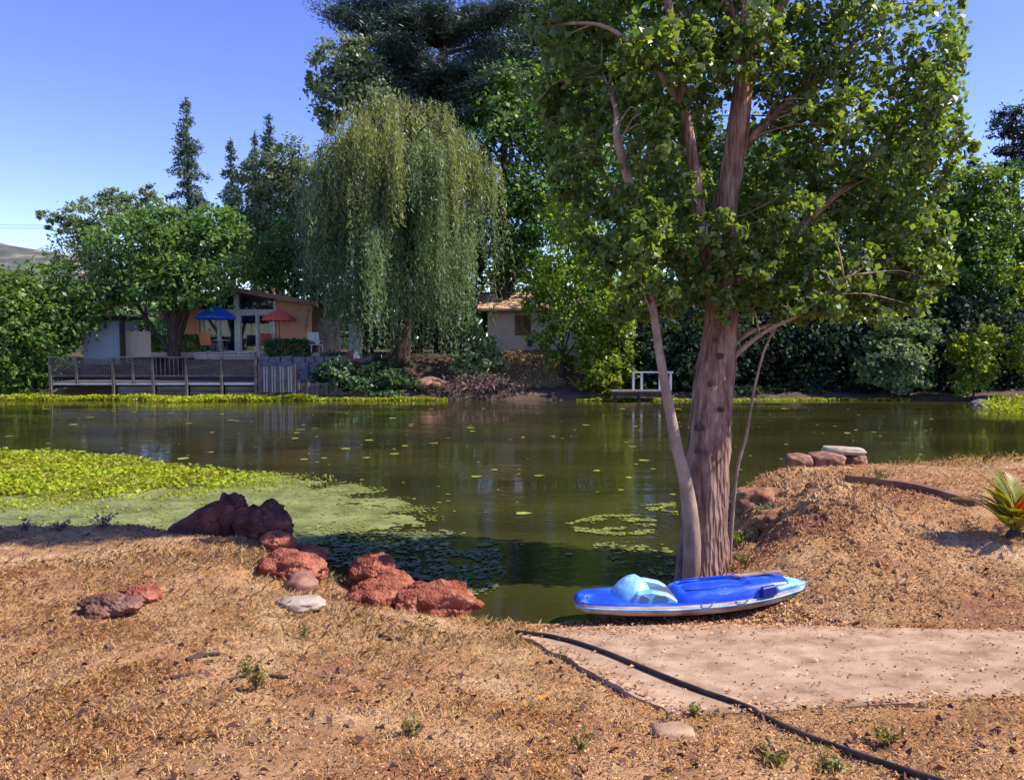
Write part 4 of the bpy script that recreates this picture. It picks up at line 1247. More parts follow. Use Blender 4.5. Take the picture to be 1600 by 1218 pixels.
    for s in np.linspace(1208, 1263, 22):
        g, t_, w = gz_at(s), tz_at(s), float(np.interp(s, S_, W_)) * 1.03
        ring = []
        for k in range(17):
            u = -1 + 2 * k / 16
            lift = .012 + .05 * max(0, 1 - (s - 1208) / 40) * (abs(u) < .8)
            ring.append(bm.verts.new((X(s), u * w, g - .026 + (t_ - g + .026 + lift) * (1 - abs(u) ** 5))))
        rings.append(ring)
    for a, b in zip(rings, rings[1:]):
        for k in range(16): bm.faces.new((a[k], a[k + 1], b[k + 1], b[k]))
    for k in (0, -1): bm.faces.new(rings[k])
    bm_obj('bow_cover', bm, M['kayak_pale'], root, smooth=True, world=False)
    for s0, s1, v in ((1062, 1180, .55), (1062, 1180, -.55)):      # moulded grooves along the foredeck
        bm = bmesh.new()
        tube(bm, [(X(s), v * float(np.interp(s, S_, W_)), gz_at(s) + .098) for s in np.linspace(s0, s1, 12)], [.007] * 12, 6)
        bm_obj('deck_groove', bm, M['kayak_navy'], root, smooth=True, world=False)
    for px_ in (912, 1200):
        bm = bmesh.new()
        bmesh.ops.create_uvsphere(bm, u_segments=10, v_segments=6, radius=.016)
        for v in bm.verts: v.co = Vector((v.co.x + X(px_), v.co.y - float(np.interp(px_, S_, W_)) * .55, v.co.z * .6 + tz_at(px_) + (.07 if px_ > 1000 else -.004)))
        bm_obj('drain_plug', bm, M['kayak_well'], root, smooth=True, world=False)
    bm = bmesh.new()
    zt_ = gz_at(1190) + .108
    pl = [(X(1150), .12, zt_ - .03), (X(1160), .07, zt_ - .03), (X(1200), .02, zt_ + .012), (X(1224), .0, zt_ + .035), (X(1220), .06, zt_ + .035), (X(1190), .11, zt_ + .005)]
    prism(bm, pl, (0, 0, .02))
    bm_obj('bow_plate', bm, M['kayak_hull'], root, world=False, bevel=.008)
    wq = float(np.interp(1190, S_, W_))
    bm = bmesh.new()
    box(bm, (X(1190), -wq * .97, gz_at(1190) + .048), (.145, .05, .09), rz=R(12), ry=R(-7))
    bm_obj('hatch', bm, M['kayak_navy'], root, world=False, bevel=.010)
    bm = bmesh.new()
    tube(bm, *spline([(X(1205), -.165, gz_at(1205) + .035), (X(1235), -.10, gz_at(1235) + .03), (X(1258), -.02, gz_at(1258) + .015), (X(1258), .02, gz_at(1258) + .015), (X(1235), .10, gz_at(1235) + .03), (X(1205), .165, gz_at(1205) + .035)], [.024, .022, .018, .018, .022, .024], 26), 8)
    bm_obj('bow_rim', bm, M['kayak_pale'], root, smooth=True, world=False)
    for px_ in (1085, 1140):
        for sgn in (-1, 1):
            w_ = float(np.interp(px_, S_, W_)) * sgn
            g_ = gz_at(px_) + .03
            bm = bmesh.new()
            tube(bm, *spline([(X(px_), w_ * .97, g_), (X(px_ + 4), w_ * 1.06, g_ - .004), (X(px_ + 14), w_ * 1.06, g_ - .004), (X(px_ + 18), w_ * .97, g_)], [.006] * 4, 10), 6)
            bm_obj('handle', bm, M['kayak_blue'], root, smooth=True, world=False)
kayak()

# ------------------------------------------------------------------ hose, timber edging, sticks
def hose():
    pp = [(806,989),(850,990),(900,1003),(950,1020),(1000,1045),(1050,1066),(1100,1084),(1140,1098),(1180,1117),(1225,1140),(1265,1158),(1310,1172),(1345,1186),(1400,1204),(1450,1222),(1540,1250)]
    q = []
    for a, b in pp:
        p = pad_point(a, b)
        if not inside(PADXY, np.array([p.x]), np.array([p.y]))[0]:
            p = on(a, b, .1)
            for h in np.linspace(.05, .95, 60):
                p = on(a, b, h)
                if float(H(p.x, p.y)) <= h: break
        p.z += .017
        q.append(p)
    for _ in range(2):
        q = [q[0]] + [(q[k - 1] + q[k] * 2 + q[k + 1]) / 4 for k in range(1, len(q) - 1)] + [q[-1]]
    bm = bmesh.new()
    sp, rr = spline(q, [.016] * len(q), 110)
    for p in sp:
        i = inside(PADXY, np.array([p.x]), np.array([p.y]))[0]
        g = float(pad_z(np.array(p.x), np.array(p.y))) if i else float(H(p.x, p.y))
        p.z = max(p.z, g + .013)
    tube(bm, sp, rr, 10, .04, 9)
    tag(bm_obj('hose', bm, M['hose'], smooth=True), 'black irrigation hose snaking across the slab to the foreground', 'hose')
hose()
def timber(px_list, label, w=.10, h=.13):
    P_ = []
    for a, b in px_list:
        p = drop(a, b)
        P_.append(p)
    P_ = spline(P_, [1] * len(P_), 14)[0]
    bm = bmesh.new()
    rows = []
    for i, p in enumerate(P_):
        t = (P_[min(i + 1, 13)] - P_[max(i - 1, 0)]).normalized()
        n = Vector((-t.y, t.x, 0)).normalized() * w / 2
        r = [p - n + Vector((0, 0, -.10)), p + n + Vector((0, 0, -.10)), p + n + Vector((0, 0, h * .55)), p - n + Vector((0, 0, h * .55))]
        rows.append([bm.verts.new(v + Vector((0, 0, .01 * noise.noise(v * 5)))) for v in r])
    for a, b in zip(rows, rows[1:]):
        for k in range(4):
            bm.faces.new((a[k], a[(k + 1) % 4], b[(k + 1) % 4], b[k]))
    bm.faces.new(rows[0][::-1]); bm.faces.new(rows[-1])
    tag(bm_obj('edging_timber', bm, M['red_wood']), label, 'timber edging')
timber([(1322,750),(1370,756),(1420,763),(1470,774),(1528,791)], 'weathered timber edging curving over the mound to the palm')
def stick(pp, r, label, mt='grey_wood'):
    q = []
    for a, b in pp:
        p = drop(a, b); p.z += r * .9
        q.append(p)
    bm = bmesh.new()
    tube(bm, *spline(q, [r * .8] + [r] * (len(q) - 2) + [r * .5], 10), 7, .25, 12)
    tag(bm_obj('stick', bm, M[mt], smooth=True), label, 'stick')
stick([(292,1034),(315,1028),(345,1024)], .017, 'short dark stick lying in the left grass', 'dark_bark')
stick([(268,1062),(285,1058),(303,1054)], .011, 'thin crooked twig next to the short dark stick', 'dark_bark')
stick([(588,994),(605,1000),(628,1002)], .020, 'stubby dark chunk of wood below the red rocks', 'dark_bark')
stick([(420,1058),(440,1060),(455,1059)], .012, 'small dark twig beside the weed clump', 'dark_bark')
stick([(1378,787),(1392,797),(1408,811)], .011, 'pale bent stick lying on the mound slope', 'pale_stone')

# ------------------------------------------------------------------ sago palm on the mound
def palm():
    b = drop(1584, 838)
    root = empty('sago_palm', (b.x, b.y, b.z - .02), 'small sago palm with stiff yellow green fronds at the right edge', 'palm')
    bm = bmesh.new()
    tube(bm, [b + Vector((0, 0, -.05)), b + Vector((0, 0, .01)), b + Vector((0, 0, .05)), b + Vector((0, 0, .08))], [.06, .065, .05, .02], 14, .25, 14)
    bm_obj('trunk', bm, M['dark_bark'], root, smooth=True)
    base = b + Vector((0, 0, .04))
    specs = [(-80, 48, .66, 0), (-66, 62, .50, 0), (-70, 76, .74, 0), (-40, 82, .76, 0), (10, 80, .66, 0), (-95, 70, .6, 0), (85, 60, .6, 0), (60, 40, .62, 0), (120, 50, .55, 0), (160, 58, .5, 0), (-140, 42, .45, 0), (-165, 60, .42, 0), (20, 66, .62, 0), (112, 83, .52, 1), (80, 72, .50, 1), (150, 80, .44, 1), (100, 22, .5, 0), (-100, 58, .5, 0)]
    for az, el, L, dead in specs:
        h = Vector((math.sin(R(az)), math.cos(R(az)), 0))
        sideways = Vector((h.y, -h.x, 0))
        n = 24
        V, Fc = [], []
        pts_ = []
        for i in range(n + 1):
            t = i / n
            e = R(el) - R(20) * t * t
            pts_.append(base + h * L * t * math.cos(e) + Vector((0, 0, L * t * math.sin(e))))
        cards_c, cards_t, cards_n, cards_s = [], [], [], []
        for i in range(3, n + 1):
            tang = (pts_[i] - pts_[i - 1]).normalized()
            nm = sideways.cross(tang)
            w = .17 * math.sin(math.pi * min(1, .12 + .88 * i / n) ** .8) + .03
            for sg in (-1, 1):
                d = (sideways * sg * .8 + tang * .75 + nm * .28).normalized()
                cards_c.append(pts_[i] + d * w * .5); cards_t.append(d); cards_n.append(nm + sideways * .2 * sg); cards_s.append(w)
        me = leaf_cards('frond', np.array(cards_c), np.array(cards_s), np.array(cards_n), .17, np.array(cards_t), .02)
        bm = bmesh.new()
        bm.from_mesh(me)
        tube(bm, pts_, [.008 * (1 - .7 * i / n) for i in range(n + 1)], 5)
        o = bm_obj('frond', bm, M['dead_palm'] if dead else M['palm'], root)
        if dead: o['label'] = 'dried orange frond'
palm()
# ------------------------------------------------------------------ far waterfront: deck, terrace, house
def X(px, Y): return (px - 800) / F * Y / CT * (CT) * 1.0 if False else at(px, 549, Y).x
def Zp(py, Y): return at(800, py, Y).z
def part(name, mt, root, fn, bevel=0, smooth=False):
    bm = bmesh.new()
    fn(bm)
    return bm_obj(name, bm, mt, root, bevel=bevel, smooth=smooth)
def pbox(name, mt, root, x0, x1, y0, y1, z0, z1, bevel=0):
    return part(name, mt, root, lambda bm: box(bm, ((x0 + x1) / 2, (y0 + y1) / 2, (z0 + z1) / 2), (x1 - x0, y1 - y0, z1 - z0)), bevel)

def deck():
    Y0, Y1 = 38.7, 41.2
    xa, xb = X(78, Y0), X(402, Y0)
    zf, zr = Zp(596, Y0), Zp(560, Y0)
    root = empty('deck', (xa, Y0, 0), 'long weathered timber deck with lattice railing over the water', 'deck')
    n = 14
    for i in range(n):      # floor boards run along the shore
        y = Y0 + (Y1 - Y0) * (i + .5) / n
        pbox('plank', M['grey_wood'], root, xa, xb, y - .083, y + .083, zf - .04, zf + random.uniform(0, .01))
    pbox('fascia', M['off_white'], root, xa, xb, Y0 - .06, Y0 - .012, zf - .17, zf - .045)
    for px, deep in [(80, 1), (121, 0), (178, 1), (209, 0), (240, 1), (292, 1), (347, 1), (400, 1)]:
        x = X(px, Y0)
        pbox('post', M['grey_wood'], root, x - .06, x + .06, Y0 - .19, Y0 - .065, -.5 if deep else zf - .1, zr + .04)
    pbox('top_rail', M['grey_wood'], root, xa - .05, xb + .06, Y0 - .22, Y0 - .04, zr + .043, zr + .10)
    for a, b in [(80, 178), (178, 240), (240, 292), (292, 347), (347, 400)]:
        x0, x1 = X(a, Y0) + .065, X(b, Y0) - .065
        zt, zl = zr - .02, Zp(588, Y0)
        pbox('bottom_rail', M['grey_wood'], root, x0, x1, Y0 - .15, Y0 - .10, zl, zl + .07)
        def lat(bm):
            h = zt - zl - .09
            k = int((x1 - x0 + h) / .17)
            for i in range(k):
                s = x0 - h + i * .17
                for sg, yy in ((1, Y0 - .135), (-1, Y0 - .115)):
                    p0, p1 = s, s + h
                    a0, a1 = max(p0, x0), min(p1, x1)
                    if a1 - a0 < .03: continue
                    z0_, z1_ = zl + .08 + (a0 - p0), zl + .08 + (a1 - p0)
                    if sg < 0: z0_, z1_ = zl + .08 + h - (a0 - p0), zl + .08 + h - (a1 - p0)
                    bar(bm, (a0, yy, z0_), (a1, yy, z1_), .014, .045)
        if (a, b) == (240, 292):
            for i in range(7):
                x = x0 + (x1 - x0) * (i + .5) / 7
                pbox('baluster', M['grey_wood'], root, x - .02, x + .02, Y0 - .145, Y0 - .105, zl + .072, zr + .04)
        else:
            part('lattice_panel', M['grey_wood'], root, lat)
    for px0, px1 in [(182, 237), (243, 289), (295, 344), (350, 397)]:     # boards closing the underside
        for k in range(2):
            z0_ = zf - .30 - .25 * (k + 1) + .08
            pbox('skirt_board', M['grey_wood'], root, X(px0, Y0), X(px1, Y0), Y0 + .06, Y0 + .09, z0_, z0_ + .22)
    for k in range(9):
        x = xa + (xb - xa) * (k + .5) / 9
        pbox('pile', M['grey_wood'], root, x - .08, x + .08, Y1 - .4, Y1 - .24, -.5, zf - .045)
deck()
def picket_gate():
    Y = 38.6
    x0, x1, z0, z1 = X(406, Y), X(457, Y), Zp(612, Y), Zp(573, Y)
    root = empty('picket_gate', (x0, Y, z0), 'pale picket panel standing at the right end of the deck', 'gate')
    pbox('rail', M['grey_wood'], root, x0, x1, Y, Y + .04, z1 - .12, z1)
    pbox('rail', M['grey_wood'], root, x0, x1, Y, Y + .04, z0, z0 + .12)
    for i in range(12):
        x = x0 + (x1 - x0) * (i + .5) / 12
        pbox('picket', M['picket'] if i % 3 else M['grey_wood'], root, x - .045, x + .045, Y - .045, Y - .005, z0 - .02, z1 + .03)
    for x in (x0 - .05, x1 + .08):
        pbox('post', M['grey_wood'], root, x - .06, x + .06, Y - .04, Y + .08, -.4, z1 + .15)
picket_gate()
def steps():
    Y = 39.3
    root = empty('garden_steps', (X(480, Y), Y, .4), 'stepped grey stone terraces between deck and willow', 'steps')
    rows = [(412, 530, 592, 600, 39.6), (418, 505, 578, 590, 40.6), (408, 520, 566, 576, 41.6), (402, 560, 556, 565, 42.6)]
    for a, b, c, d, y in rows:
        x, xe, z1 = X(a, y), X(b, y), Zp(c, y)
        while x < xe:
            w = random.uniform(.5, .95)
            pbox('stone', M['wall_stone'], root, x + .015, x + w - .015, y + random.uniform(-.05, .05), y + 1.0, z1 - .62, z1 + random.uniform(-.05, .03), .03)
            x += w
    def hand(bm):
        bar(bm, at(462, 578, 39.0), at(492, 604, 38.9), .05)
        bar(bm, at(462, 578, 39.0), at(462, 612, 39.0), .06)
        bar(bm, at(492, 604, 38.9), at(492, 622, 38.9), .06)
    part('handrail', M['grey_wood'], root, hand)
steps()

def retaining():
    Y = 38.75
    x0, x1 = X(463, Y), X(552, Y)
    root = empty('retaining_wall', (x0, Y, 0), 'low dark timber retaining wall running from the picket panel under the willow', 'wall')
    root['kind'] = 'thing'
    for k in range(4):
        pbox('board', M['grey_wood'], root, x0, x1 - .3 * k, Y, Y + .06, -.1 + k * .24, .125 + k * .24)
    for i in range(5):
        x = x0 + .1 + (x1 - x0 - 1.0) * i / 4
        pbox('post', M['grey_wood'], root, x - .06, x + .06, Y - .125, Y - .003, -.5, .95 - .02 * i)
retaining()
TZ = Zp(550, 44)          # terrace level
def terrace():
    root = empty('terrace', (X(350, 43), 43, 0), 'paved house terrace with a pale retaining edge', 'terrace')
    y0 = 42.9
    x0, x1 = X(303, y0), X(398, y0)
    x, k = x0, 0
    while x < x1 - .1:
        w = min(.82, x1 - x)
        pbox('edge_stone', M['paving'], root, x + .008, x + w - .008, y0 - .06, y0 + .3, TZ - .10, TZ + .012, .015)
        pbox('wall_block', M['paving'], root, x + .008, x + w - .008, y0, y0 + .25, TZ - .42, TZ - .105, .015)
        x += w
    xl, xr = X(235, 44), X(505, 44)
    nx, ny = 12, 5
    for i in range(nx):
        for j in range(ny):
            a, b = xl + (xr - xl) * i / nx, xl + (xr - xl) * (i + 1) / nx
            c, d = y0 + .31 + 4.2 * j / ny, y0 + .31 + 4.2 * (j + 1) / ny
            pbox('slab', M['paving'], root, a + .008, b - .008, c + .008, d - .008, TZ - .25, TZ + random.uniform(-.004, .004))
terrace()

def house():
    Y = 47.2
    z0 = TZ - .02
    root = empty('house', (X(375, Y), Y, z0), 'terracotta house with white framed glass doors and a sloping gable roof', 'house')
    xl, xr = X(278, Y), X(488, Y)
    xp, zp = X(366, Y), Zp(452, Y)
    sl = (Zp(467, Y) - zp) / (X(452, Y) - xp)
    roof_z = lambda x: zp + (sl * (x - xp) if x > xp else .42 * (x - xp)) 
    def wall(bm, a, b, z1a, z1b, y0=Y, th=.2, zb=z0 - .3):
        prism(bm, [(a, y0, zb), (b, y0, zb), (b, y0, z1b), (a, y0, z1a)], (0, th, 0))
    beam_z = Zp(487, Y)
    a, b = X(312, Y), X(432, Y)
    part('wall', M['terracotta'], root, lambda bm: wall(bm, xl, a, roof_z(xl) - .12, roof_z(a) - .12))
    part('wall', M['terracotta'], root, lambda bm: wall(bm, b, xr, roof_z(b) - .12, roof_z(xr) - .12))
    part('side_wall', M['terracotta'], root, lambda bm: prism(bm, [(xl, Y + .205, z0 - .3), (xl, Y + 8, z0 - .3), (xl, Y + 8, roof_z(xl) - .12), (xl, Y + .205, roof_z(xl) - .12)], (.2, 0, 0)))
    part('side_wall', M['terracotta'], root, lambda bm: prism(bm, [(xr - .2, Y + .205, z0 - .3), (xr - .2, Y + 8, z0 - .3), (xr - .2, Y + 8, roof_z(xr) - .12), (xr - .2, Y + .205, roof_z(xr) - .12)], (.2, 0, 0)))
    part('beam', M['white'], root, lambda bm: box(bm, ((a + b) / 2, Y + .02, beam_z), (b - a, .22, .30)))
    # posts and glass doors
    for px, w in [(317, .16), (343, .12), (372, .34), (403, .12), (429, .16)]:
        x = X(px, Y)
        top = beam_z - .153
        pbox('post', M['white'], root, x - w / 2, x + w / 2, Y - .07, Y + .13, z0, top)
    for p0, p1 in [(320, 341), (345, 368), (376.5, 401), (405, 426)]:
        x0, x1 = X(p0, Y), X(p1, Y)
        def frame(bm, x0=x0, x1=x1):
            t = .055
            zt = beam_z - .16
            for c, s in [((x0 + t / 2, zt), 0), ((x1 - t / 2, zt), 0)]:
                box(bm, (c[0], Y + .05, (z0 + zt) / 2), (t, .06, zt - z0))
            box(bm, ((x0 + x1) / 2, Y + .05, zt - t / 2), (x1 - x0 - 2 * t, .06, t))
            box(bm, ((x0 + x1) / 2, Y + .05, z0 + .06), (x1 - x0 - 2 * t, .06, .12))
        fr = part('glass_door', M['white'], root, frame)
        bm = bmesh.new()
        box(bm, ((x0 + x1) / 2, Y + .055, (z0 + beam_z - .16) / 2 + .03), (x1 - x0 - .12, .015, beam_z - .16 - z0 - .2))
        bm_obj('pane', bm, M['glass'], fr)
    # clerestory panes above the beam
    cols = [(317, 366), (377, 428)]
    for p0, p1 in cols:
        x0, x1 = X(p0, Y), X(p1, Y)
        zb = beam_z + .153
        zt0, zt1 = max(roof_z(x0) - .32, zb + .05), max(roof_z(x1) - .32, zb + .05)
        part('clerestory_window', M['glass'], root, lambda bm: prism(bm, [(x0, Y + .06, zb), (x1, Y + .06, zb), (x1, Y + .06, zt1), (x0, Y + .06, zt0)], (0, .02, 0)))
    xm = X(371, Y)
    pbox('mullion', M['white'], root, xm - .15, xm + .15, Y - .06, Y + .1, beam_z + .153, zp - .28)
    pbox('mullion', M['white'], root, X(428.5, Y), X(432, Y), Y - .05, Y + .1, beam_z + .153, roof_z(b) - .3)
    # roof with overhang and fascia
    e0, e1 = xl - .7, xr + .7
    for (xa, xb) in ((e0, xp), (xp, e1)):
        part('roof', M['shingle'], root, lambda bm: prism(bm, [(xa, Y - .9, roof_z(xa) - .02), (xb, Y - .9, roof_z(xb) - .02), (xb, Y - .9, roof_z(xb) + .12), (xa, Y - .9, roof_z(xa) + .12)], (0, 9.6, 0)))
        part('fascia', M['fascia'], root, lambda bm: prism(bm, [(xa, Y - .95, roof_z(xa) - .16), (xb, Y - .95, roof_z(xb) - .16), (xb, Y - .95, roof_z(xb) + .14), (xa, Y - .95, roof_z(xa) + .14)], (0, .045, 0)))
house()

def umbrella(px, Y, top, edge, half_px, mt, label):
    x = X(px, Y)
    zt, ze = Zp(top, Y), Zp(edge, Y)
    r = half_px * Y / F
    root = empty('patio_umbrella', (x, Y, TZ), label, 'umbrella', 'patio umbrellas on the terrace')
    part('pole', M['metal'], root, lambda bm: tube(bm, [(x, Y, TZ + .05), (x, Y, zt + .06)], [.024, .024], 8))
    part('base', M['metal'], root, lambda bm: tube(bm, [(x, Y, TZ), (x, Y, TZ + .07), (x, Y, TZ + .12)], [.26, .25, .05], 16))
    def can(bm):
        apex = bm.verts.new((x, Y, zt))
        rings = []
        N = 32
        for q, (rr, zz) in enumerate([(.35, .22), (.7, .58), (1.0, .92), (1.0, 1.18)]):
            ring = []
            for k in range(N):
                th = 2 * math.pi * k / N
                sag = 1 - .05 * math.sin(math.pi * ((k % 4) / 4)) * (rr)
                z = zt - (zt - ze) * zz
                if q == 3 and k % 2: z += .06
                ring.append(bm.verts.new((x + r * rr * sag * math.cos(th), Y + r * rr * sag * math.sin(th), z)))
            rings.append(ring)
        for k in range(N): bm.faces.new((apex, rings[0][k], rings[0][(k + 1) % N]))
        for a, b in zip(rings, rings[1:]):
            for k in range(N): bm.faces.new((a[k], b[k], b[(k + 1) % N], a[(k + 1) % N]))
    part('canopy', mt, root, can)
    for k in range(8):
        th = 2 * math.pi * k / 8
        part('rib', M['metal'], root, lambda bm: bar(bm, (x, Y, zt - .05), (x + r * .97 * math.cos(th), Y + r * .97 * math.sin(th), zt - (zt - ze) * .92 - .03), .014))
umbrella(338, 44.2, 477, 496, 31, M['blue_cloth'], 'open blue patio umbrella shading the left of the terrace')
umbrella(437, 45.0, 483, 499, 27, M['red_cloth'], 'open red patio umbrella with a scalloped rim by the orange wall')

def chair(name, label, x, Y, mt, rz, h=1.0, w=.62, group='chairs on the far terrace', z=None):
    z = TZ if z is None else z
    root = empty(name, (x, Y, z), label, 'chair', group, rz)
    def p(nm, c, s, m_=mt, rx=0):
        bm = bmesh.new()
        box(bm, c, s, rx=rx)
        bm_obj(nm, bm, m_, root, world=False, bevel=.008)
    p('seat', (0, 0, .43), (w, .55, .05))
    p('backrest', (0, .32, .43 + (h - .43) / 2 + .03), (w, .045, h - .43), rx=R(-10))
    for sx in (-1, 1):
        for sy in (-1, 1):
            p('leg', (sx * (w / 2 - .02), sy * .25, .20), (.045, .045, .40), M['metal'] if mt is M['orange_cloth'] else mt)
        p('armrest', (sx * (w / 2 + .01), 0, .64), (.055, .52, .035), M['metal'] if mt is M['orange_cloth'] else mt)
    return root
chair('sling_chair', 'orange sling chair under the blue umbrella', X(326, 43.6), 43.6, M['orange_cloth'], R(165), 1.15, .75)
chair('garden_chair', 'red chair beside the glass door behind the hedge', X(415, 46), 46, M['chair_red'], R(20), 1.15, .6)
chair('garden_chair', 'white high backed garden chair right of the clipped hedge', X(493, 43.2), 43.2, M['white'], R(35), 1.15, .7)
chair('garden_chair', 'red chair under the willow carrying something white', X(549, 42.4), 42.4, M['chair_red'], R(-15), .95, .62, z=float(FH(X(549, 42.4), 42.4)) + .02)
def table(x, Y, label):
    root = empty('patio_table', (x, Y, TZ), label, 'table')
    part('table_top', M['off_white'], root, lambda bm: tube(bm, [(x, Y, TZ + .70), (x, Y, TZ + .74)], [.55, .55], 20))
    for k in range(4):
        th = math.pi / 4 + k * math.pi / 2
        part('leg', M['metal'], root, lambda bm: bar(bm, (x + .42 * math.cos(th), Y + .42 * math.sin(th), TZ), (x + .35 * math.cos(th), Y + .35 * math.sin(th), TZ + .695), .04))
table(X(345, 44.3), 44.3, 'round pale table beneath the blue umbrella')
table(X(452, 45.2), 45.2, 'round pale table beneath the red umbrella')
def towel():
    x, Y = X(558, 42.3), 42.3
    z = float(FH(X(549, 42.4), 42.4)) + .02
    bm = bmesh.new()
    box(bm, (x, Y - .12, z + .74), (.36, .24, .46))
    tag(bm_obj('towel', bm, M['white'], bevel=.06), 'white towel bundled on the red chair under the willow', 'towel')
towel()

def hedge(label, x0, x1, Y, depth, z0, z1, n, mt):
    root = empty('box_hedge', ((x0 + x1) / 2, Y, z0), label, 'hedge', 'clipped hedges by the terrace')
    q = rng.random((n, 3))
    side = rng.integers(0, 4, n)
    e = .05 * rng.normal(size=n)
    q[side == 0, 1] = e[side == 0]
    q[side == 1, 2] = 1 + e[side == 1] * 1.2
    q[side == 2, 0] = (rng.random(n)[side == 2] > .5) + e[side == 2]
    P = np.c_[x0 + (x1 - x0) * q[:, 0], Y + depth * q[:, 1], z0 + (z1 - z0) * q[:, 2]]
    N_ = rng.normal(size=(n, 3)); N_[:, 2] += .5
    me = leaf_cards('foliage', P, .13 * (.6 + .8 * rng.random(n)), N_, .7)
    to_local(me, root.location)
    link('foliage', me, mt, root)
hedge('dark clipped box hedge in front of the red umbrella', X(415, 42.9), X(482, 42.9), 42.9, 1.1, TZ - .35, Zp(532, 42.9), 3600, M['deep'])
hedge('clipped green hedge behind the oak trunk', X(238, 43.4), X(308, 43.4), 43.4, .9, TZ - .3, Zp(526, 43.4), 3400, M['oak'])

def shed():
    Y = 42.6
    x0, x1 = X(130, Y), X(190, Y)
    z0, z1 = Zp(558, Y), Zp(500, Y)
    root = empty('garden_shed', ((x0 + x1) / 2, Y, z0), 'blue grey metal shed with double doors behind the deck', 'shed')
    pbox('wall', M['shed'], root, x0, x1, Y + .05, Y + 2, z0 - .4, z1)
    n = 10
    for i in range(n):
        a = x0 + (x1 - x0) * i / n
        pbox('door_panel' if 2 <= i < 8 else 'wall_panel', M['shed'], root, a + .006, a + (x1 - x0) / n - .006, Y + (.0 if i % 2 else .012), Y + .045, z0, z1 - .06)
    pbox('door_handle', M['metal'], root, X(141, Y), X(142.5, Y), Y - .05, Y - .002, Zp(525, Y), Zp(519, Y))
    pbox('post', M['dark_bark'], root, X(191, Y), X(197, Y), Y - .25, Y - .05, z0 - .4, z1 + .05)
    part('roof', M['black'], root, lambda bm: prism(bm, [(x0 - .25, Y - .5, z1 + .02), (X(199, Y), Y - .5, z1 + .10), (X(199, Y), Y - .5, z1 + .24), (x0 - .25, Y - .5, z1 + .16)], (0, 2.8, 0)))
shed()
def panel_fence():
    Y = 43.2
    x0, x1 = X(198, Y), X(236, Y)
    z0, z1 = TZ - .3, Zp(515, Y)
    root = empty('lattice_fence', (x0, Y, z0), 'sunlit buff fence panel between the shed and the oak trunk', 'fence')
    n = 9
    for i in range(n):
        a = x0 + (x1 - x0) * i / n
        pbox('slat', M['beige'], root, a + .012, a + (x1 - x0) / n - .012, Y, Y + .03, z0, z1 - .1 * abs(math.sin(i)))
    pbox('rail', M['grey_wood'], root, x0, x1, Y + .033, Y + .08, z1 - .35, z1 - .25)
    pbox('rail', M['grey_wood'], root, x0, x1, Y + .033, Y + .08, z0 + .3, z0 + .4)
panel_fence()

def cottage():
    Y = 45.5
    x0, x1 = X(762, Y), X(905, Y)
    z0, z1 = Zp(549, Y), Zp(486, Y)
    root = empty('cottage', ((x0 + x1) / 2, Y, z0), 'small beige stucco cottage with a brown shuttered window and clay roof', 'cottage')
    wx0, wx1, wz0, wz1 = X(805, Y), X(829, Y), Zp(523, Y), Zp(493, Y)
    def front(bm):
        for a, b, c, d in [(x0, wx0, z0 - .6, z1), (wx1, x1, z0 - .6, z1), (wx0, wx1, z0 - .6, wz0), (wx0, wx1, wz1, z1)]:
            box(bm, ((a + b) / 2, Y + .1, (c + d) / 2), (b - a, .2, d - c))
    part('wall', M['beige'], root, front)
    pbox('side_wall', M['beige'], root, x0, x0 + .2, Y + .205, Y + 5, z0 - .6, z1)
    pbox('side_wall', M['beige'], root, x1 - .2, x1, Y + .205, Y + 5, z0 - .6, z1)
    w = part('window', M['shutter'], root, lambda bm: [box(bm, ((wx0 + wx1) / 2, Y - .01, zz), (wx1 - wx0 + .12, .08, .07)) for zz in (wz0, wz1)] + [box(bm, (xx, Y - .01, (wz0 + wz1) / 2), (.07, .08, wz1 - wz0 - .072)) for xx in (wx0, wx1, (wx0 + wx1) / 2)])
    bm = bmesh.new()
    box(bm, ((wx0 + wx1) / 2, Y + .10, (wz0 + wz1) / 2), (wx1 - wx0, .02, wz1 - wz0))
    bm_obj('pane', bm, M['glass'], w)
    for k in range(7):
        zz = wz0 + (wz1 - wz0) * (k + .5) / 7
        bm = bmesh.new()
        box(bm, ((wx0 + wx1) / 2, Y + .045, zz), (wx1 - wx0 - .08, .02, .09), rx=R(25))
        bm_obj('slat', bm, M['shutter'], w)
    pbox('meter_box', M['black'], root, X(824, Y), X(831, Y), Y - .16, Y - .003, Zp(541, Y), Zp(530, Y))
    part('eave', M['shutter'], root, lambda bm: box(bm, ((x0 + x1) / 2, Y - .56, z1 + .04), (x1 - x0 + 1.2, .05, .18)))
    # roof slope in courses
    nr = 5
    za, zb_ = z1 + .04, Zp(466, Y) + .5
    for k in range(nr):
        y0, y1 = Y - .62 + 3.4 * k / nr, Y - .62 + 3.4 * (k + 1) / nr + .1
        q0, q1 = za + (zb_ - za) * k / nr, za + (zb_ - za) * (k + 1) / nr
        part('roof_course', M['tile'], root, lambda bm: prism(bm, [(x0 - .6, y0, q0 + .10), (x0 - .6, y1, q1 + .12), (x0 - .6, y1, q1 + .02), (x0 - .6, y0, q0 - .02)], (x1 - x0 + 1.2, 0, 0)))
    part('back_roof', M['tile'], root, lambda bm: prism(bm, [(x0 - .6, Y + 2.9, zb_ + .1), (x0 - .6, Y + 6, za), (x0 - .6, Y + 6, za - .1), (x0 - .6, Y + 2.9, zb_)], (x1 - x0 + 1.2, 0, 0)))
cottage()
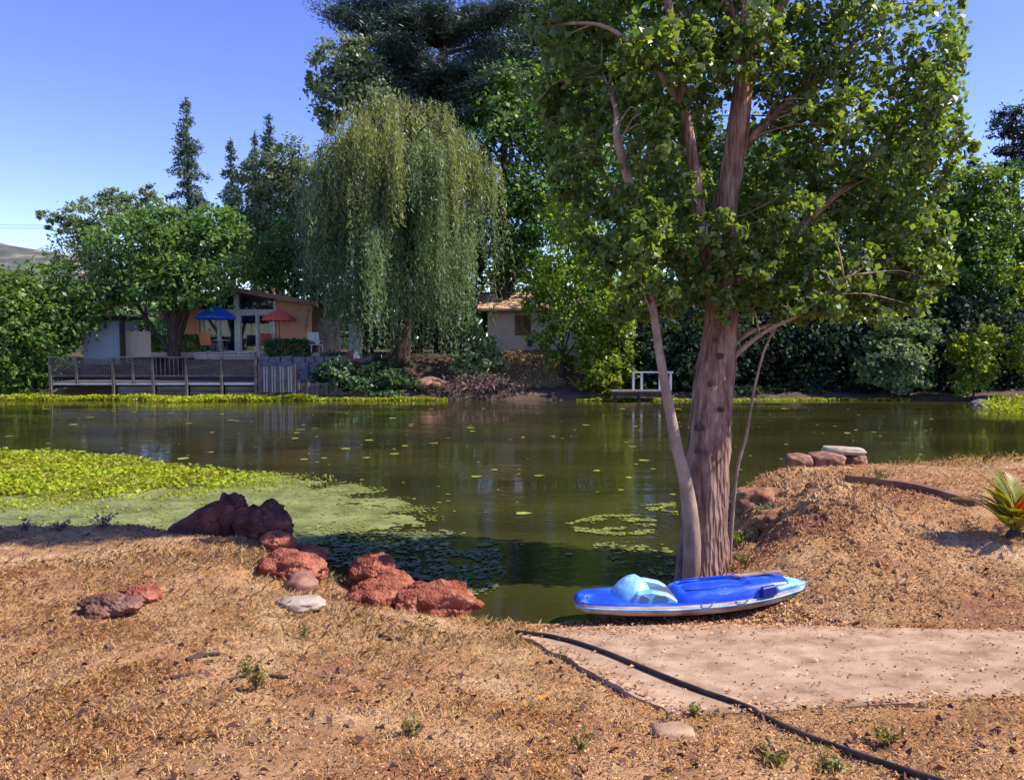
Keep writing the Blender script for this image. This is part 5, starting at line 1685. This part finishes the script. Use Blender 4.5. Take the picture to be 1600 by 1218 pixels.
def outbuilding():
    Y = 46.5
    x0, x1 = X(545, Y), X(570, Y)
    root = empty('outbuilding', (x0, Y, TZ - .4), 'pale outbuilding wall glimpsed behind the willow curtain', 'building')
    pbox('wall', M['off_white'], root, x0, x1, Y, Y + 2, TZ - .8, Zp(505, Y))
    pbox('roof', M['shingle'], root, x0 - .3, x1 + .3, Y - .3, Y + 2.3, Zp(505, Y) + .003, Zp(501, Y))
outbuilding()
def far_house():
    Y = 120
    x0, x1 = X(-30, Y), X(45, Y)
    root = empty('farm_building', (x0, Y, 4), 'low grey roofed building below the hills at the left edge', 'building')
    pbox('wall', M['off_white'], root, x0, x1, Y, Y + 8, 3, Zp(436, Y))
    part('roof', M['shingle'], root, lambda bm: prism(bm, [(x0 - 1, Y - 1, Zp(437, Y)), (x0 - 1, Y + 4, Zp(428, Y)), (x0 - 1, Y + 9, Zp(437, Y))], (x1 - x0 + 2, 0, 0)))
far_house()

def dock():
    Y = 36.2
    x0, x1 = X(958, Y), X(1042, Y)
    z1, z0 = Zp(611, Y), Zp(620, Y)
    root = empty('dock', (x0, Y, 0), 'little low wooden dock with white railing posts', 'dock')
    n = 12
    for i in range(n):
        a, b = x0 + (x1 - x0) * i / n, x0 + (x1 - x0) * (i + 1) / n
        pbox('plank', M['grey_wood'], root, a + .008, b - .008, Y, Y + 1.8, z1 - .05, z1 + random.uniform(-.006, .006))
    pbox('fascia', M['dark_bark'], root, x0, x1, Y + .02, Y + .08, z0, z1 - .055)
    for px in (962, 1000, 1038):
        pbox('pile', M['dark_bark'], root, X(px, Y) - .07, X(px, Y) + .07, Y + .09, Y + .23, -.6, z1 - .055)
    for px in (993, 1006, 1035, 1052):
        pbox('rail_post', M['off_white'], root, X(px, Y) - .055, X(px, Y) + .055, Y + .5, Y + .62, z1 + .008, Zp(583, Y))
    pbox('rail', M['off_white'], root, X(990, Y), X(1056, Y), Y + .48, Y + .56, Zp(583, Y) + .003, Zp(581, Y) + .01)
dock()
def wires():
    bm = bmesh.new()
    for k, dz in enumerate((0, .5)):
        a, b = at(-500, 346 , 90), at(400, 352, 90)
        q = [a.lerp(b, t) + Vector((0, .8 * k, dz - 1.6 * 4 * t * (1 - t) * .35)) for t in np.linspace(0, 1, 16)]
        tube(bm, q, [.022] * 16, 5)
    root = empty('utility_line', at(-500, 346, 90), 'thin pair of overhead wires crossing the sky at left', 'power line')
    bm_obj('wire', bm, M['metal'], root)
    for px in (-500, 400):
        p = at(px, 344, 90.4)
        part('pole', M['dark_bark'], root, lambda bm: tube(bm, [(p.x, p.y, 3), (p.x, p.y, p.z + .9)], [.16, .12], 8))
wires()
def edge_dist(P_, x, y):
    d = np.full(x.shape, 1e9)
    for i in range(len(P_)):
        ax, ay = P_[i]; bx, by = P_[(i + 1) % len(P_)]
        t = np.clip(((x - ax) * (bx - ax) + (y - ay) * (by - ay)) / ((bx - ax) ** 2 + (by - ay) ** 2), 0, 1)
        d = np.minimum(d, np.hypot(x - ax - t * (bx - ax), y - ay - t * (by - ay)))
    return d
# ------------------------------------------------------------------ what covers the ground and the pond
def blades(name, x, y, h, w, lean, m, z=None, curl=.35):
    """bent two-segment grass blades standing on the ground"""
    n = len(x)
    z = H(x, y) if z is None else z
    az = rng.random(n) * 2 * math.pi
    d = np.c_[np.cos(az), np.sin(az), np.zeros(n)]
    s = np.c_[-d[:, 1], d[:, 0], np.zeros(n)] * (w / 2)[:, None]
    b = np.c_[x, y, z - .004]
    mid = b + d * (lean * h * .42)[:, None] + np.c_[np.zeros(n), np.zeros(n), h * .55 * np.sqrt(np.maximum(.02, 1 - lean ** 2 * .8))]
    tip = mid + d * ((lean + curl) * h * .5)[:, None] + np.c_[np.zeros(n), np.zeros(n), h * .45 * np.maximum(-.3, .9 - lean)]
    V = np.stack([b - s, b + s, mid + s * .7, tip, mid - s * .7], 1).reshape(-1, 3)
    me = np_mesh(name, V, 5, n)
    return me
def scatter(n, x0, x1, y0, y1, pw=1.0):
    n = int(n * 1.5)
    """denser near the viewer, where single blades show"""
    u = rng.random(n)
    y = y0 * (y1 / y0) ** (u ** pw)
    half = .80 * y + 2.0
    x = rng.uniform(-1, 1, n) * half
    k = (x > x0) & (x < x1)
    return x[k], y[k]
def padmask(x, y): return inside(PADXY, x, y)
def dry_land(x, y): return ~padmask(x, y) & (H(x, y) > .02)  # ground off the slab and above the water
MOUND = [(p.x, p.y) for p in (drop(1160, 905), drop(1262, 955), drop(1330, 972), drop(1600, 985))] + [(9, 5.6), (12, 14), (5, 15), (3.3, 11.5), (2.4, 9.3)]
def on_mound(x, y): return inside(MOUND, x, y)
BOTTOM_RIGHT = [(p.x, p.y) for p in (drop(900, 1100), drop(1050, 1125), drop(1140, 1120), drop(1600, 1095), drop(1600, 1217))] + [(4, 2), (.2, 2), (.2, 2.8)]

x, y = scatter(310000, -9, 9, 2.1, 9.6, .8)
k = dry_land(x, y) & ~on_mound(x, y)
x, y = x[k], y[k]
dens = fbm(x * 1.1, y * 1.1, 41) * .65 + fbm(x * 4.5, y * 4.5, 51) * .35
br = inside(BOTTOM_RIGHT, x, y)
k = rng.random(len(x)) < np.clip((dens - .30) * 3.4, .05, 1) * np.where(br, .22, 1)
x, y = x[k], y[k]
n = len(x)
h = (.014 + .034 * rng.random(n) ** 1.5) * (.6 + .9 * fbm(x * .9, y * .9, 61))
tag(link('dry_grass', blades('dry_grass', x, y, h, .0016 + .0022 * rng.random(n), .35 + .65 * rng.random(n), None), M['straw']), 'short dry golden grass covering the left bank', 'grass', kind='stuff')
# taller pale grass along the rocks and the crest
spots = [(435, 895, .55, 700), (500, 930, .5, 900), (520, 905, .4, 900), (540, 960, .45, 700), (640, 985, .5, 700), (770, 975, .4, 1000), (700, 1000, .5, 500), (395, 870, .5, 900), (300, 870, .7, 900), (150, 875, .9, 900), (800, 1000, .35, 600), (560, 1000, .8, 700), (400, 940, .8, 600), (200, 900, 1.0, 500), (620, 1040, .8, 400), (420, 860, .3, 500)]
X_, Y_ = [], []
for px, py, sp_, m_ in spots:
    p = drop(px, py)
    X_.append(p.x + rng.normal(size=m_) * sp_ * .5); Y_.append(p.y + rng.normal(size=m_) * sp_ * .3)
x, y = np.concatenate(X_), np.concatenate(Y_)
k = dry_land(x, y)
x, y = x[k], y[k]
n = len(x)
tag(link('tall_dry_grass', blades('tall_dry_grass', x, y, .015 + .10 * rng.random(n) ** 3.2, .0014 + .0016 * rng.random(n), .1 + .8 * rng.random(n), None), M['pale_straw']), 'pale taller dry grass tufted around the lava rocks', 'grass', kind='stuff')
# loose tufts that break the mat up
cx, cy = scatter(1500, -9, 9, 2.3, 9.0, .8)
k = dry_land(cx, cy) & ~on_mound(cx, cy) & (fbm(cx * .8, cy * .8, 17) > .42)
cx, cy = cx[k], cy[k]
m_ = 24
hh = .012 + .04 * rng.random(len(cx)) ** 2
x = (cx[:, None] + rng.normal(size=(len(cx), m_)) * .035).ravel()
y = (cy[:, None] + rng.normal(size=(len(cx), m_)) * .03).ravel()
h = (hh[:, None] * (.5 + .8 * rng.random((len(cx), m_)))).ravel()
tag(link('grass_tufts', blades('grass_tufts', x, y, h, .0016 + .002 * rng.random(len(x)), .1 + .8 * rng.random(len(x)), None), M['pale_straw']), 'pale straw tufts dotted over the left bank', 'grass', kind='stuff')
# bleached straw, matted between the rocks and across the middle of the bank
X_, Y_ = [], []
for px, py, sp_, m_ in [(500, 905, .5, 5000), (540, 975, .6, 6000), (700, 1000, .6, 5000), (420, 890, .5, 4000), (380, 960, .9, 6000), (620, 1020, .9, 6000), (250, 880, 1.0, 5000), (790, 990, .4, 2500), (820, 1050, .4, 2500), (120, 1100, .6, 2500), (350, 1150, .5, 2500)]:
    p = drop(px, py)
    X_.append(p.x + rng.normal(size=m_) * sp_ * .6); Y_.append(p.y + rng.normal(size=m_) * sp_ * .4)
x, y = np.concatenate(X_), np.concatenate(Y_)
k = dry_land(x, y) & (fbm(x * 2.2, y * 2.2, 19) > .40)
x, y = x[k], y[k]
n = len(x)
tag(link('bleached_straw', blades('bleached_straw', x, y, .008 + .028 * rng.random(n) ** 2, .0013 + .0015 * rng.random(n), .4 + .6 * rng.random(n), None), M['bleached']), 'bleached matted straw between the red rocks and the bank', 'grass', kind='stuff')
# straw and weeds on the mound
x, y = scatter(60000, 1.5, 9, 5.8, 14, .9)
k = on_mound(x, y) & (H(x, y) > .08)
x, y = x[k], y[k]
k = rng.random(len(x)) < np.clip((fbm(x * 1.4, y * 1.4, 71) - .38) * 4, .08, 1)
x, y = x[k], y[k]
n = len(x)
tag(link('mound_grass', blades('mound_grass', x, y, .02 + .055 * rng.random(n) ** 1.6, .002 + .0025 * rng.random(n), .2 + .8 * rng.random(n), None), M['straw']), 'thin dry grass on the orange mound', 'grass', kind='stuff')
x = rng.uniform(3.5, 11, 3600); y = 11.2 + 2.4 * rng.random(3600) + (x - 3.5) * .12
k = H(x, y) > .1
x, y = x[k], y[k]; n = len(x)
tag(link('bank_weeds', blades('bank_weeds', x, y, .03 + .15 * rng.random(n) ** 3, .004 + .004 * rng.random(n), .1 + .6 * rng.random(n), None), M['bank_weed']), 'olive weeds fringing the back of the mound above the water', 'weeds', kind='stuff')

# fallen leaves and chips
def litter(name, x, y, size, m, label, lift=.008, flat=.45, z=None):
    n = len(x)
    z = H(x, y) if z is None else z
    nr = rng.normal(size=(n, 3)) * flat
    nr[:, 2] = 1
    me = leaf_cards(name, np.c_[x, y, z + lift + .012 * rng.random(n)], size, nr, .6, rng.normal(size=(n, 3)), .22)
    return tag(link(name, me, m), label, 'leaf litter', kind='stuff')
x, y = scatter(130000, 1.3, 9, 5.6, 13.5, .9)
k = on_mound(x, y) & (H(x, y) > .05)
x, y = x[k], y[k]
k = rng.random(len(x)) < np.clip((fbm(x * 1.8, y * 1.8, 81) - .22) * 3, .2, 1)
x, y = x[k], y[k]
litter('mound_litter', x, y, .009 + .022 * rng.random(len(x)) ** 1.5, M['litter'], 'brown and rust fallen leaves over the mound')
x, y = scatter(105000, -8, 8, 2.1, 8.5, .75)
k = dry_land(x, y) & ~on_mound(x, y)
x, y = x[k], y[k]
w_ = np.where(inside(BOTTOM_RIGHT, x, y), 1.0, np.clip(.30 + x * .10 - (y - 4) * .06, .08, .7)) * np.clip((fbm(x * 1.6, y * 1.6, 91) - .3) * 3.2, .05, 1)
k = rng.random(len(x)) < w_
x, y = x[k], y[k]
litter('ground_litter', x, y, .006 + .014 * rng.random(len(x)) ** 1.8, M['litter'], 'fine brown leaf litter and chips in the foreground')
x, y = scatter(26000, -.5, 7, 3.9, 7.2, 1)
k = padmask(x, y)
x, y = x[k], y[k]
zz = pad_z(x, y)
edge = np.clip((y - 5.75) / .6, 0, 1) * .9 + .05 + .85 * np.exp(-(edge_dist(PADXY, x, y) / .10) ** 2)
k = rng.random(len(x)) < edge * (0.4 + fbm(x * 3, y * 3, 95))
x, y, zz = x[k], y[k], zz[k]
litter('slab_litter', x, y, .014 + .026 * rng.random(len(x)), M['litter'], 'scattered leaves and bark chips on the concrete slab', .006, .3, zz)
x, y = scatter(40000, .3, 6, 6.0, 8.2, 1)
k = (H(x, y) > .02) & ~padmask(x, y) & ~on_mound(x, y)
x, y = x[k], y[k]
litter('shore_litter', x, y, .016 + .03 * rng.random(len(x)), M['litter'], 'drift of fallen leaves around the kayak and poplar foot')
x, y = scatter(2600, -8, 8, 2.2, 9, .8)
k = dry_land(x, y)
x, y = x[k], y[k]
me_ = litter('dark_litter', x, y, .018 + .05 * rng.random(len(x)) ** 2, M['dead_leaf'], 'scattered dark dead leaves and bark flakes', .01, .7)
# grit on the slab and crumbs of red earth on the cut of the mound
def crumbs(name, x, y, z, s, m, label, cat):
    n = len(x)
    base = np.array([[1, 0, 0], [-1, 0, 0], [0, 1, 0], [0, -1, 0], [0, 0, 1], [0, 0, -.6]])
    tri = np.array([[0, 2, 4], [2, 1, 4], [1, 3, 4], [3, 0, 4], [2, 0, 5], [1, 2, 5], [3, 1, 5], [0, 3, 5]])
    V = base[None] * s[:, None, None] * (.6 + .7 * rng.random((n, 6, 3))) + np.c_[x, y, z][:, None, :]
    V = V[:, tri.ravel()].reshape(-1, 3)
    return tag(link(name, np_mesh(name, V, 3, n * 8), m), label, cat, kind='stuff')
x, y = scatter(2200, -.5, 7, 3.9, 7, 1)
k = padmask(x, y)
x, y = x[k], y[k]
crumbs('grit', x, y, pad_z(x, y) + .003, .002 + .009 * rng.random(len(x)) ** 3, M['brown_stone'], 'loose grit and small stones on the slab', 'gravel')
x = rng.normal(3.35, .65, 4200); y = rng.normal(9.2, 1.1, 4200)
k = H(x, y) > .0
x, y = x[k], y[k]
crumbs('earth_clods', x, y, H(x, y) + .005, .008 + .035 * rng.random(len(x)) ** 2, M['ground'], 'crumbled clods on the cut face of the mound', 'soil')

# ---- single weeds
def weed(px, py, h, n, label, m='weed', spread=.5, leaf=.035):
    p = drop(px, py)
    root = empty('weed_plant', p, label, 'weed', 'weeds in the dry ground')
    bm = bmesh.new()
    C, T_ = [], []
    for i in range(n):
        az, ln = random.uniform(0, 2 * math.pi), random.uniform(.1, spread)
        e = p + Vector((math.cos(az) * ln * h, math.sin(az) * ln * h, h * random.uniform(.55, 1)))
        tube(bm, *spline([p, p.lerp(e, .5) + Vector((0, 0, h * .08)), e], [.003, .0025, .001], 5), 4)
        for q in range(8):
            t = random.uniform(.15, 1)
            C.append(p.lerp(e, t) + Vector((random.gauss(0, .012), random.gauss(0, .012), random.gauss(0, .006))))
            T_.append((math.cos(az) + random.gauss(0, .8), math.sin(az) + random.gauss(0, .8), .5))
    me = leaf_cards('foliage', np.array(C), leaf * (.6 + .8 * rng.random(len(C))), None, .4, np.array(T_), .1)
    to_local(me, root.location)
    link('foliage', me, M[m], root)
    bm_obj('stem', bm, M[m], root)
    return root
weed(400, 1078, .16, 16, 'bushy green weed beside the small dark twig')
weed(385, 1060, .12, 9, 'olive weed sprouting just behind the bushy green one')
weed(475, 1000, .14, 8, 'yellowish weed between the whitish stone and the small dark twig')
weed(905, 1175, .13, 6, 'upright dark weed below the corner of the slab')
weed(645, 1150, .10, 10, 'spreading green weed in the middle foreground')
weed(1210, 1195, .10, 16, 'green weed clump left of the hose at the bottom', spread=.9)
weed(1290, 1205, .09, 18, 'low yellow green weed mat against the hose near the bottom', spread=1.0)
weed(1385, 1165, .10, 14, 'green weed right of the hose near the bottom', spread=.9)
weed(1085, 1118, .08, 8, 'small weed at the broken corner of the slab')
weed(1000, 1080, .07, 7, 'small weed on the left lip of the slab')
weed(880, 1030, .07, 8, 'yellow weed at the left edge of the slab near the hose end')
weed(1375, 757, .22, 14, 'bright green weed growing against the timber edging', 'weed', .8, .06)
weed(1165, 885, .20, 10, 'yellow green weed in the hollow right of the poplar trunk', 'weed', .8, .05)
weed(1190, 812, .22, 12, 'grey green weed on the cut of the mound', 'dusty', .8, .06)
weed(1154, 850, .2, 10, 'pale yellow weed at the water behind the trunk', 'bright', .8, .06)
weed(160, 828, .22, 16, 'dark weed silhouetted on the crest of the left bank', 'dry_shrub', .8, .05)
weed(40, 830, .14, 9, 'small dark weed on the far left crest', 'dry_shrub', .8, .05)
weed(95, 829, .15, 12, 'ragged dark weed left of the biggest one on the crest', 'dry_shrub', .9, .05)
def poppy():
    p = drop(846, 1108)
    root = empty('poppy', p, 'small orange flower low in the dry grass', 'flower')
    bm = bmesh.new()
    tube(bm, [p, p + Vector((.005, 0, .06))], [.002, .0015], 5)
    bm_obj('stem', bm, M['weed'], root)
    for k in range(5):
        a = 2 * math.pi * k / 5
        me = leaf_cards('petal', np.array([[.005 + .014 * math.cos(a), .014 * math.sin(a), .066]]), [.03], np.array([[-math.cos(a) * .5, -math.sin(a) * .5, 1.0]]), .9, np.array([[math.cos(a), math.sin(a), .4]]), .05)
        link('petal', me, M['poppy'], root)
poppy()

# ---- pond plants
def water_poly(P_): return [(on(a, b, 0).x, on(a, b, 0).y) for a, b in P_]
HY = water_poly([(-250, 704), (0, 707), (110, 708), (190, 714), (260, 727), (330, 736), (410, 748), (350, 762), (250, 772), (120, 780), (0, 783), (-250, 786)])
FILM = water_poly([(-250, 765), (0, 765), (200, 755), (330, 742), (420, 738), (520, 746), (600, 770), (660, 795), (690, 806), (640, 832), (560, 842), (470, 850), (300, 850), (0, 850), (-250, 850)])
def poly_points(P_, n):
    a = np.array(P_)
    x, y = rng.uniform(a[:, 0].min(), a[:, 0].max(), n), rng.uniform(a[:, 1].min(), a[:, 1].max(), n)
    k = inside(P_, x, y)
    return x[k], y[k]
def stand(name, x, y, hgt, size, m, label, z=0.0):
    n = len(x)
    nr = rng.normal(size=(n, 3)) * .55
    nr[:, 2] += .75
    me = leaf_cards(name, np.c_[x, y, z + hgt * rng.random(n) ** .8], size, nr, .85, None, .12)
    return tag(link(name, me, m), label, 'water plants', kind='stuff')
x, y = poly_points(HY, 62000)
k = rng.random(len(x)) < np.clip(edge_dist(HY, x, y) * 1.2 + (fbm(x * 1.5, y * 1.5, 5) - .5) * 1.8 + .1, 0, 1)
x, y = x[k], y[k]
stand('water_plants', x, y, .04 + .16 * fbm(x * 1.2, y * 1.2, 15), .075 * (.6 + .8 * rng.random(len(x))), M['pond_leaf'], 'bright yellow green raft of pond plants at left')
x, y = poly_points(FILM, 60000)
e_ = edge_dist(HY, x, y)
k = rng.random(len(x)) < np.exp(-e_ / .55) * np.clip((fbm(x * 1.6, y * 2.6, 115, 4) - .36) * 3.4, 0, 1)
k &= ~inside(HY, x, y)
x, y = x[k], y[k]
stand('straggling_plants', x, y, .05, .05 * (.5 + .8 * rng.random(len(x))), M['pond_leaf'], 'thinning pond plants straggling into the algae film')
fxg, fyg = np.meshgrid(np.arange(-12, -.8, .06), np.arange(9.0, 18.5, .06))
cx_, cy_ = fxg[:-1, :-1] + .03, fyg[:-1, :-1] + .03
ed = np.where(inside(FILM, cx_, cy_), edge_dist(FILM, cx_, cy_), -1)
cover = ed * .62 + (fbm(cx_ * 1.1, cy_ * 2.2, 25, 5) - .5) * 2.0 - .05
keep = (ed > 0) & (cover > .06) & (vnoise(cx_ * 14, cy_ * 14, 3) < .55 + cover * 1.2)
tag(link('algae_film', grid_mesh('algae_film', fxg, fyg, np.full(fxg.shape, .004), keep), M['film']), 'pale olive algae film spread over the water at left', 'algae', kind='stuff')
def flecks(name, x, y, size, m, label, z0=.008):
    n = len(x)
    th = 2 * math.pi * (np.arange(6)[None] + .6 * rng.random((n, 6))) / 6
    r = size[:, None] * (.55 + .6 * rng.random((n, 6))) * .5
    V = np.stack([x[:, None] + r * np.cos(th), y[:, None] + r * np.sin(th), np.broadcast_to((z0 + .01 * rng.random(n))[:, None], r.shape)], -1).reshape(-1, 3)
    return tag(link(name, np_mesh(name, V, 6, n), m), label, 'duckweed', kind='stuff')
FL = water_poly([(-250, 755), (0, 760), (300, 735), (420, 735), (540, 742), (640, 775), (700, 800), (690, 825), (600, 850), (480, 856), (300, 850), (0, 850), (-250, 850)])
x, y = poly_points(FL, 42000)
e_ = edge_dist(FL, x, y)
k = rng.random(len(x)) < np.clip(e_ * .5 + (fbm(x * 1.2, y * 2.4, 35, 4) - .5) * 2.2 + .12, 0, 1) * np.clip(1.25 - e_ * .75, .18, 1)
x, y = x[k], y[k]
flecks('duckweed', x, y, .02 + .05 * rng.random(len(x)) ** 2, M['duckweed'], 'flecks of duckweed fraying from the algae film')
SH = water_poly([(470, 846), (600, 828), (700, 826), (780, 850), (790, 900), (760, 935), (640, 900), (520, 885)])
x, y = poly_points(SH, 4200)
k = fbm(x * 1.6, y * 3, 45, 4) + .15 * rng.random(len(x)) > .53
x, y = x[k], y[k]
flecks('shaded_pads', x, y, .025 + .10 * rng.random(len(x)) ** 3, M['pad'], 'grey green pads floating in the shade by the rocks')
PT = [[(885, 818), (930, 806), (990, 802), (1030, 815), (1020, 835), (960, 838), (900, 830)], [(1000, 790), (1055, 785), (1060, 805), (1020, 800)], [(920, 850), (1000, 846), (1040, 870), (960, 880)], [(1010, 880), (1052, 870), (1052, 900), (1020, 900)]]
xs_, ys_ = [], []
for q, nn in zip(PT, (2600, 900, 600, 400)):
    a, b = poly_points(water_poly(q), nn)
    k = fbm(a * 2.6, b * 6, 55, 4) > .53
    xs_.append(a[k]); ys_.append(b[k])
x, y = np.concatenate(xs_), np.concatenate(ys_)
flecks('floating_patch', x, y, .02 + .06 * rng.random(len(x)) ** 2, M['duckweed'], 'small yellow green weed patches floating by the trunk')
n = 260
y = 8.6 + 24 * rng.random(n) ** 1.2
x = rng.uniform(-.7, .62, n) * y
k = H(x, y) < -.05
k |= y > 17.5
x, y = x[k], y[k]
flecks('floating_leaves', x, y, (.04 + .14 * rng.random(len(x)) ** 3) * (1 + y / 22), M['duckweed'], 'single pale leaves drifting on the open water')
for q in ([(900, 741), (945, 743), (1008, 744)], [(968, 750), (1008, 745)]):
    pass
# bright fringe along the far shore
def fringe(name, px0, px1, n, w, hgt, label, off=-.1, ragged=.5):
    px = rng.uniform(px0, px1, n)
    x = (px - 800) / F * 39
    sh = shore(x)
    x = (px - 800) / F * sh
    sh = shore(x)
    ww = w * (.25 + 1.3 * fbm(x * .35, x * 0 + 3.3, 65, 3) ** 1.5)
    y = sh + off - ww * rng.random(n)
    stand(name, x, y, hgt * (.4 + fbm(x * .9, y * .9, 75)), .12 * (.6 + .8 * rng.random(n)), M['pond_leaf'], label)
fringe('shore_weed', -60, 500, 9000, 2.3, .28, 'bright pond weed lining the far shore below the deck')
fringe('shore_weed', 500, 700, 1500, 1.3, .15, 'thin bright pond weed along the shore under the willow')
fringe('shore_weed', 900, 1420, 1500, .8, .10, 'sparse pale pond weed along the right far shore')
AL = water_poly([(1520, 640), (1560, 622), (1620, 615), (1760, 615), (1760, 650), (1600, 648)])
x, y = poly_points(AL, 9000)
stand('water_plants', x, y, .12 + .5 * np.clip(fbm(x * .5, y * .5, 85) - .2, 0, 1), .14 * (.6 + .8 * rng.random(len(x))), M['pond_leaf'], 'bright raft of pond plants at the right edge')
# dry slope in front of the cottage
x = rng.uniform(X(765, 41), X(880, 41), 6000); y = rng.uniform(39.6, 45, 6000)
z = FH(x, y)
tag(link('slope_grass', blades('slope_grass', x, y, .15 + .3 * rng.random(6000), .03 + .03 * rng.random(6000), .2 + .6 * rng.random(6000), None, z), M['pale_straw']), 'sunlit dry grass on the slope below the cottage', 'grass', kind='stuff')
